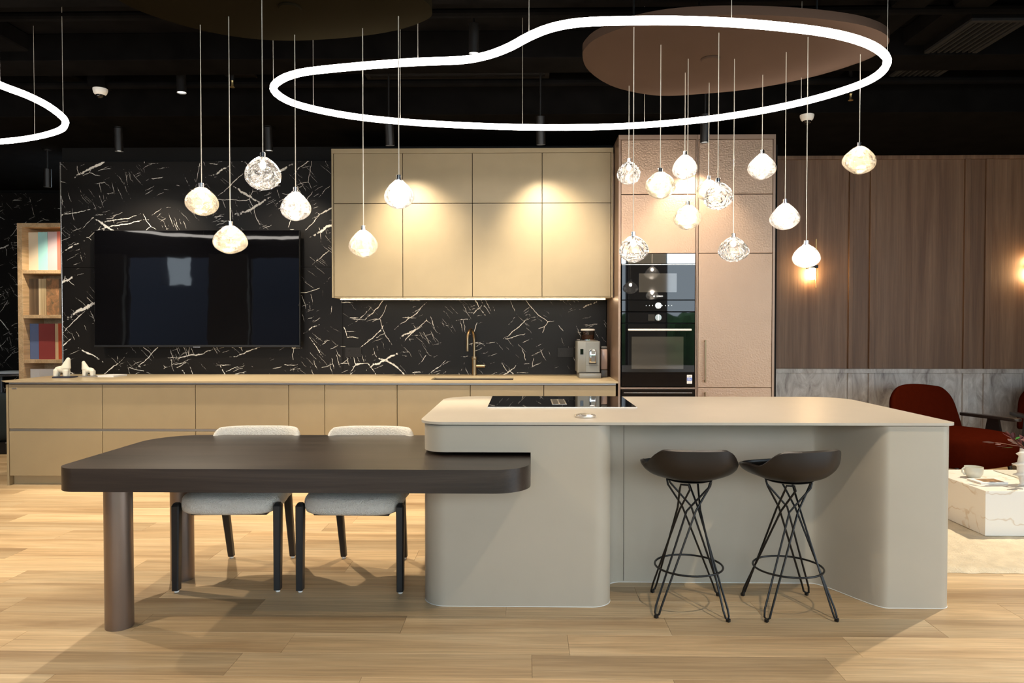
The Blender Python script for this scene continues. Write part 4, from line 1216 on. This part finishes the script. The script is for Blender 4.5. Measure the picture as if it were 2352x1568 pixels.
def slab(label, x, y, w, d, h, mat, name='sample_tile', cat='tile', rz=0.0):
    t = thing(name, label, cat, (x, y, .912), rz)
    bx('tile', -w / 2, w / 2, -d / 2, d / 2, .0005, h, mat, t, bev=.0015); bx('backing', -w / 2 + .004, w / 2 - .004, -d / 2 + .004, d / 2 - .004, 0, .0004, 'gap', t, bev=0)
slab('navy sample tile under the larger ceramic figurine', -4.21, 6.50, .165, .12, .012, 'navy')
slab('grey sample tile under the smaller ceramic figurine', -4.04, 6.62, .16, .12, .010, 'greytile')
figurine('larger cream ceramic animal with raised head, facing right at the worktop end', (-4.235, 6.50, .924), .75, 1)
figurine('smaller cream ceramic animal facing left beside the larger one', (-4.065, 6.62, .922), .60, -1)
bk = thing('booklet', 'white booklet lying on the worktop beside the small figurine', 'booklet', (-3.88, 6.68, .912), R(-4))
bx('cover', -.085, .085, -.10, .10, 0, .002, 'white', bk, bev=0); bx('pages', -.083, .083, -.098, .098, .0021, .013, 'paper', bk, bev=.001); bx('cover_front', -.085, .085, -.10, .10, .0131, .015, 'white', bk, bev=0)

# ================================================================== COFFEE MACHINE
cm = thing('coffee_machine', 'grey bean-to-cup coffee machine on the worktop beside the copper cabinet', 'coffee machine', (.585, 6.62, .912))
bx('body', -.105, .10, -.095, .22, .048, .335, 'machine', cm, bev=.008, seg=2)
bx('drip_tray', -.092, .108, -.125, .20, 0, .046, 'machine', cm, bev=.008, seg=2)
bx('tray_grid', -.088, .104, -.120, -.096, .0465, .049, 'gap', cm, bev=0)
bx('front_panel', -.03, .092, -.099, -.0952, .055, .328, 'machine', cm, bev=.001)
bx('panel_line', -.028, .090, -.0996, -.0991, .114, .1165, 'machine_dark', cm, bev=0)
bx('display', -.080, -.052, -.0985, -.0952, .215, .265, 'glassblack', cm, bev=.001)
sp = bx('spout_block', 0, .060, -.128, -.0992, .142, .262, 'chrome', cm, bev=.004, seg=2)
bx('spout_inset', .016, .052, -.1295, -.1282, .150, .205, 'machine_dark', sp, bev=.001); bx('spout_inset', .016, .052, -.1295, -.1282, .217, .252, 'machine', sp, bev=.001)
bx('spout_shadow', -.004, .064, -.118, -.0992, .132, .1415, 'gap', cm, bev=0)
bx('lid_plate', -.085, .085, -.075, .19, .3355, .341, 'machine_dark', cm, bev=.002)
build('hopper_ring', lathe(BM(), [(.074, .3415), (.074, .349), (.064, .352)], 36, 0, .04), 'chrome', cm)
M['hopperglass'] = shade_glass('smoked_hopper', (.60, .48, .42), (.5, .4, .33), (.05, .08), (20, 2, 0, .05, .001))
build('bean_hopper', lathe(BM(), [(.060, .3525), (.062, .43)], 36, 0, .04), 'hopperglass', cm)
be = build('beans', lathe(BM(), [(.056, .354), (.057, .388), (.03, .392), (0, .391)], 30, 0, .04), 'beans', cm); be['label'] = 'roasted coffee beans'
build('hopper_lid', lathe(BM(), [(.063, .4305), (.065, .434), (.065, .442), (.058, .447), (0, .448)], 36, 0, .04), 'white', cm)
mc = thing('milk_container', 'translucent milk container standing at the right side of the coffee machine', 'container', (.735, 6.70, .912))
M['milkplastic'] = plain('milk_plastic', (.42, .31, .27), .25)
bx('base', -.03, .03, -.06, .06, 0, .068, 'machine_dark', mc, bev=.006, seg=2); bx('body', -.031, .031, -.058, .058, .0685, .262, 'milkplastic', mc, bev=.012, seg=3); bx('lid', -.028, .028, -.06, .06, .2625, .286, 'machine_dark', mc, bev=.008, seg=2)

# ================================================================== WALL LAMPS
def sconce(label, x):
    t = thing('wall_lamp', label, 'wall lamp', (x, YR + .005, 1.78), 0, 'brass wall lamps on the wood wall')
    build('rod', tube(BM(), [(.04, -.05, 0), (.04, -.05, .50)], .007, 12), 'gold', t)
    bx('wall_plate', -.04, .05, -.022, 0, .195, .255, 'blackmetal', t, bev=.002)
    bx('bracket', -.045, .052, -.085, -.023, .200, .232, 'blackmetal', t, bev=.002)
    build('glass_tube', lathe(BM(), [(.024, .085), (.026, .09), (.026, .199)], 20, -.005, -.06), 'sconcelight', t)
    build('upper_lamp', lathe(BM(), [(.020, .233), (.020, .300), (.018, .303)], 20, -.005, -.06), 'sconcelight', t)
sconce('brass rod wall lamp glowing behind the lowest right pendant', 2.955)
sconce('brass rod wall lamp at the right edge, showing only its glow', 5.20)

# ================================================================== LOUNGE
rg = thing('rug', 'cream textured rug under the marble coffee table', 'rug', (4.5, 5.3, 0))
def rug_mesh():
    bm = BM(); rnd = random.Random(5); nx, ny = 90, 64; x0, x1, y0, y1 = -2.33, 2.3, -1.27, 1.35
    G = []
    for i in range(nx + 1):
        r_ = []
        for j in range(ny + 1):
            ed = (i in (0, nx)) or (j in (0, ny))
            r_.append(bm.verts.new((x0 + (x1 - x0) * i / nx + rnd.uniform(-.008, .008), y0 + (y1 - y0) * j / ny + rnd.uniform(-.008, .008), .001 if ed else .018 + rnd.uniform(-.003, .003))))
        G.append(r_)
    for i in range(nx):
        for j in range(ny): bm.faces.new((G[i][j], G[i + 1][j], G[i + 1][j + 1], G[i][j + 1]))
    return bm
build('pile', rug_mesh(), 'rug', rg, smooth=80)
bx('backing', -2.31, 2.28, -1.25, 1.33, 0, .0009, 'rug', rg, bev=0)
ct = thing('coffee_table', 'low cream marble block coffee table on the rug', 'coffee table', (3.9, 5.02, .0215))
bx('block', -.915, 1.2, -.335, .37, 0, .293, 'creammarble', ct, bev=.002)
bx('base_gap', -.90, 1.185, -.32, .355, -.002, -.0005, 'gap', ct, bev=0)
CTZ = .3145
cu = thing('cup', 'pale green-grey ceramic cup on the marble coffee table', 'cup', (3.165, 5.10, CTZ))
build('bowl', lathe(BM(), [(.028, 0), (.040, .004), (.056, .028), (.060, .060), (.059, .078), (.056, .078), (.055, .060), (.050, .03), (.03, .010), (0, .008)], 32), 'cup', cu)
build('handle', tube(BM(), [(-.055, 0, .066), (-.070, 0, .070), (-.082, 0, .058), (-.080, 0, .040), (-.066, 0, .026), (-.052, 0, .024)], .006, 10), 'cup', cu)
ma = thing('art_book', 'white book with a brown picture cover on the coffee table in front of the cup', 'book', (3.178, 4.955, CTZ), R(3))
bx('pages', -.105, .085, -.07, .07, 0, .010, 'paper', ma, bev=.001); bx('cover', -.107, .087, -.072, .072, .0101, .013, 'white', ma, bev=.0005); bx('cover_picture', -.07, .07, -.05, .05, .0131, .0135, 'photo', ma, bev=0)
tr = thing('tray', 'flat cream tray at the back of the coffee table behind the vase', 'tray', (3.80, 5.20, CTZ))
bx('plate', -.34, .34, -.15, .15, 0, .008, 'cup', tr, bev=.003); bx('rim', -.34, .34, -.15, -.14, .0081, .012, 'cup', tr, bev=.001)
vs = thing('vase', 'white sculptural spiky vase holding burgundy leaves', 'vase', (3.368, 4.87, CTZ))
bm = BM(); nu, nv = 40, 44; rows = []
for j in range(nv + 1):
    v = j / nv; zz = .245 * v
    bend = .0
    rb = .030 + .022 * math.sin(math.pi * min(1, v * 1.05)) + (.006 if v > .9 else 0)
    row_ = []
    for k in range(nu):
        ph = 2 * math.pi * k / nu
        spike = max(0, math.cos(3 * math.pi * v * 2.3 - 1.0 * (ph - math.pi))) ** 3 * max(0, abs(math.cos(ph))) ** 3
        r_ = rb * (1 + .75 * spike)
        row_.append(bm.verts.new((r_ * math.cos(ph) + bend, r_ * math.sin(ph) * .9, zz)))
    rows.append(row_)
for A, B in zip(rows, rows[1:]):
    for k in range(nu): bm.faces.new((A[k], A[(k + 1) % nu], B[(k + 1) % nu], B[k]))
bm.faces.new(rows[0][::-1])
build('body', bm, 'white', vs, smooth=60)
fl = thing('leaf_bunch', 'burgundy and green leaves standing in the white vase', 'leaves', (3.368, 4.87, CTZ + .02))
def leaf(bm, c, d, up, ln, wd):
    d = d.normalized(); s = d.cross(up).normalized()
    P = [(0, 0), (.25, .8), (.55, 1), (.85, .5), (1, 0), (.85, -.5), (.55, -1), (.25, -.8)]
    vs_ = [bm.verts.new(c + d * ln * a + s * wd * b + up * (-.10 * ln * a * a) - up * .15 * wd * abs(b)) for a, b in P]
    for i in range(1, len(vs_) - 1): bm.faces.new((vs_[0], vs_[i], vs_[i + 1]))
rnd = random.Random(12)
for k in range(9):
    a = rnd.uniform(0, 6.28); e = rnd.uniform(.5, 1.2); ln = rnd.uniform(.09, .17)
    if k == 0: a, e, ln = math.pi, .25, .20
    if k == 1: a, e, ln = math.pi - .3, .75, .13
    p0 = Vector((0, 0, .02)); p1 = Vector((.01 * math.cos(a), .01 * math.sin(a), .215)); p2 = p1 + Vector((math.cos(a) * math.cos(e), math.sin(a) * math.cos(e), math.sin(e))) * ln
    st_ = build('stem', tube(BM(), catmull([p0, p1, (p1 + p2) / 2 + Vector((0, 0, .01)), p2], 4, False), .0022, 6), 'stem', fl)
    for q in range(4):
        u = .4 + .2 * q
        c = p1.lerp(p2, u); dr_ = (p2 - p1).normalized() + Vector((rnd.gauss(0, .6), rnd.gauss(0, .6), rnd.gauss(0, .4)))
        bm = BM(); leaf(bm, c, dr_, Vector((rnd.gauss(0, .3), rnd.gauss(0, .3), 1)).normalized(), rnd.uniform(.05, .085), rnd.uniform(.010, .019))
        lf = build('leaf', bm, 'greenleaf' if (k + q) % 6 == 0 else 'redleaf', st_, smooth=0)
        sl = lf.modifiers.new('solid', 'SOLIDIFY'); sl.thickness = .0008

def armchair(label, loc, rz):
    t = thing('armchair', label, 'armchair', loc, rz, 'rust red lounge chairs')
    P = [(-.42, -.40), (0, -.44), (.42, -.40), (.45, 0), (.42, .36), (0, .40), (-.42, .36), (-.45, 0)]
    cushion('seat', t, 'rust', P, P, .12, .42, .03, 3)
    def back(u, v, s):
        a = (u - .5) * 2
        wv = .47 * (1 - .13 * v) * (1 - .26 * max(0, (v - .5) / .5) ** 3)
        x = a * wv
        curve = .09 * (1 - a * a)
        z = .36 + .45 * v
        th = (.055 if s else -.055) * (1 - .55 * abs(2 * v - 1) ** 4) * (1 - .55 * abs(a) ** 5)
        return (x, .26 + curve + .11 * v + th, z - .03 * a * a * v)
    subsurf(ring_shell('backrest', t, 'rust', 14, 10, back), 2)
    for s in (-1, 1):
        am = build('armrest', prism(BM(), rpoly([(s * .49 - .045, -.26, .03), (s * .49 + .045, -.26, .03), (s * .49 + .035, .30, .03), (s * .49 - .035, .30, .03)], 6), .50, .528, .006, 2), 'armwood', t)
        build('arm_support', prism(BM(), [(-.14, .12), (.10, .12), (.03, .499), (-.07, .499)], 0, .03), 'armwood', am, smooth=0).matrix_local = Matrix.Translation((s * .49 + .015, 0, 0)) @ Matrix.Rotation(R(90), 4, 'X') @ Matrix.Rotation(R(90), 4, 'Y') if False else Matrix(((0, 0, 1, s * .49 - .015), (1, 0, 0, 0), (0, 1, 0, 0), (0, 0, 0, 1)))
        for yy, y2 in ((-.28, -.24), (.26, .22)):
            build('leg', tube(BM(), [(s * .36, yy, .0), (s * .33, y2, .24)], [.014, .022], 14), 'armwood', t)
armchair('rust red upholstered armchair with dark wood arms behind the island corner', (3.93, 6.60, .018), R(24))
armchair('rust red upholstered armchair cut off at the right edge of the picture', (5.20, 6.72, .018), R(-12))
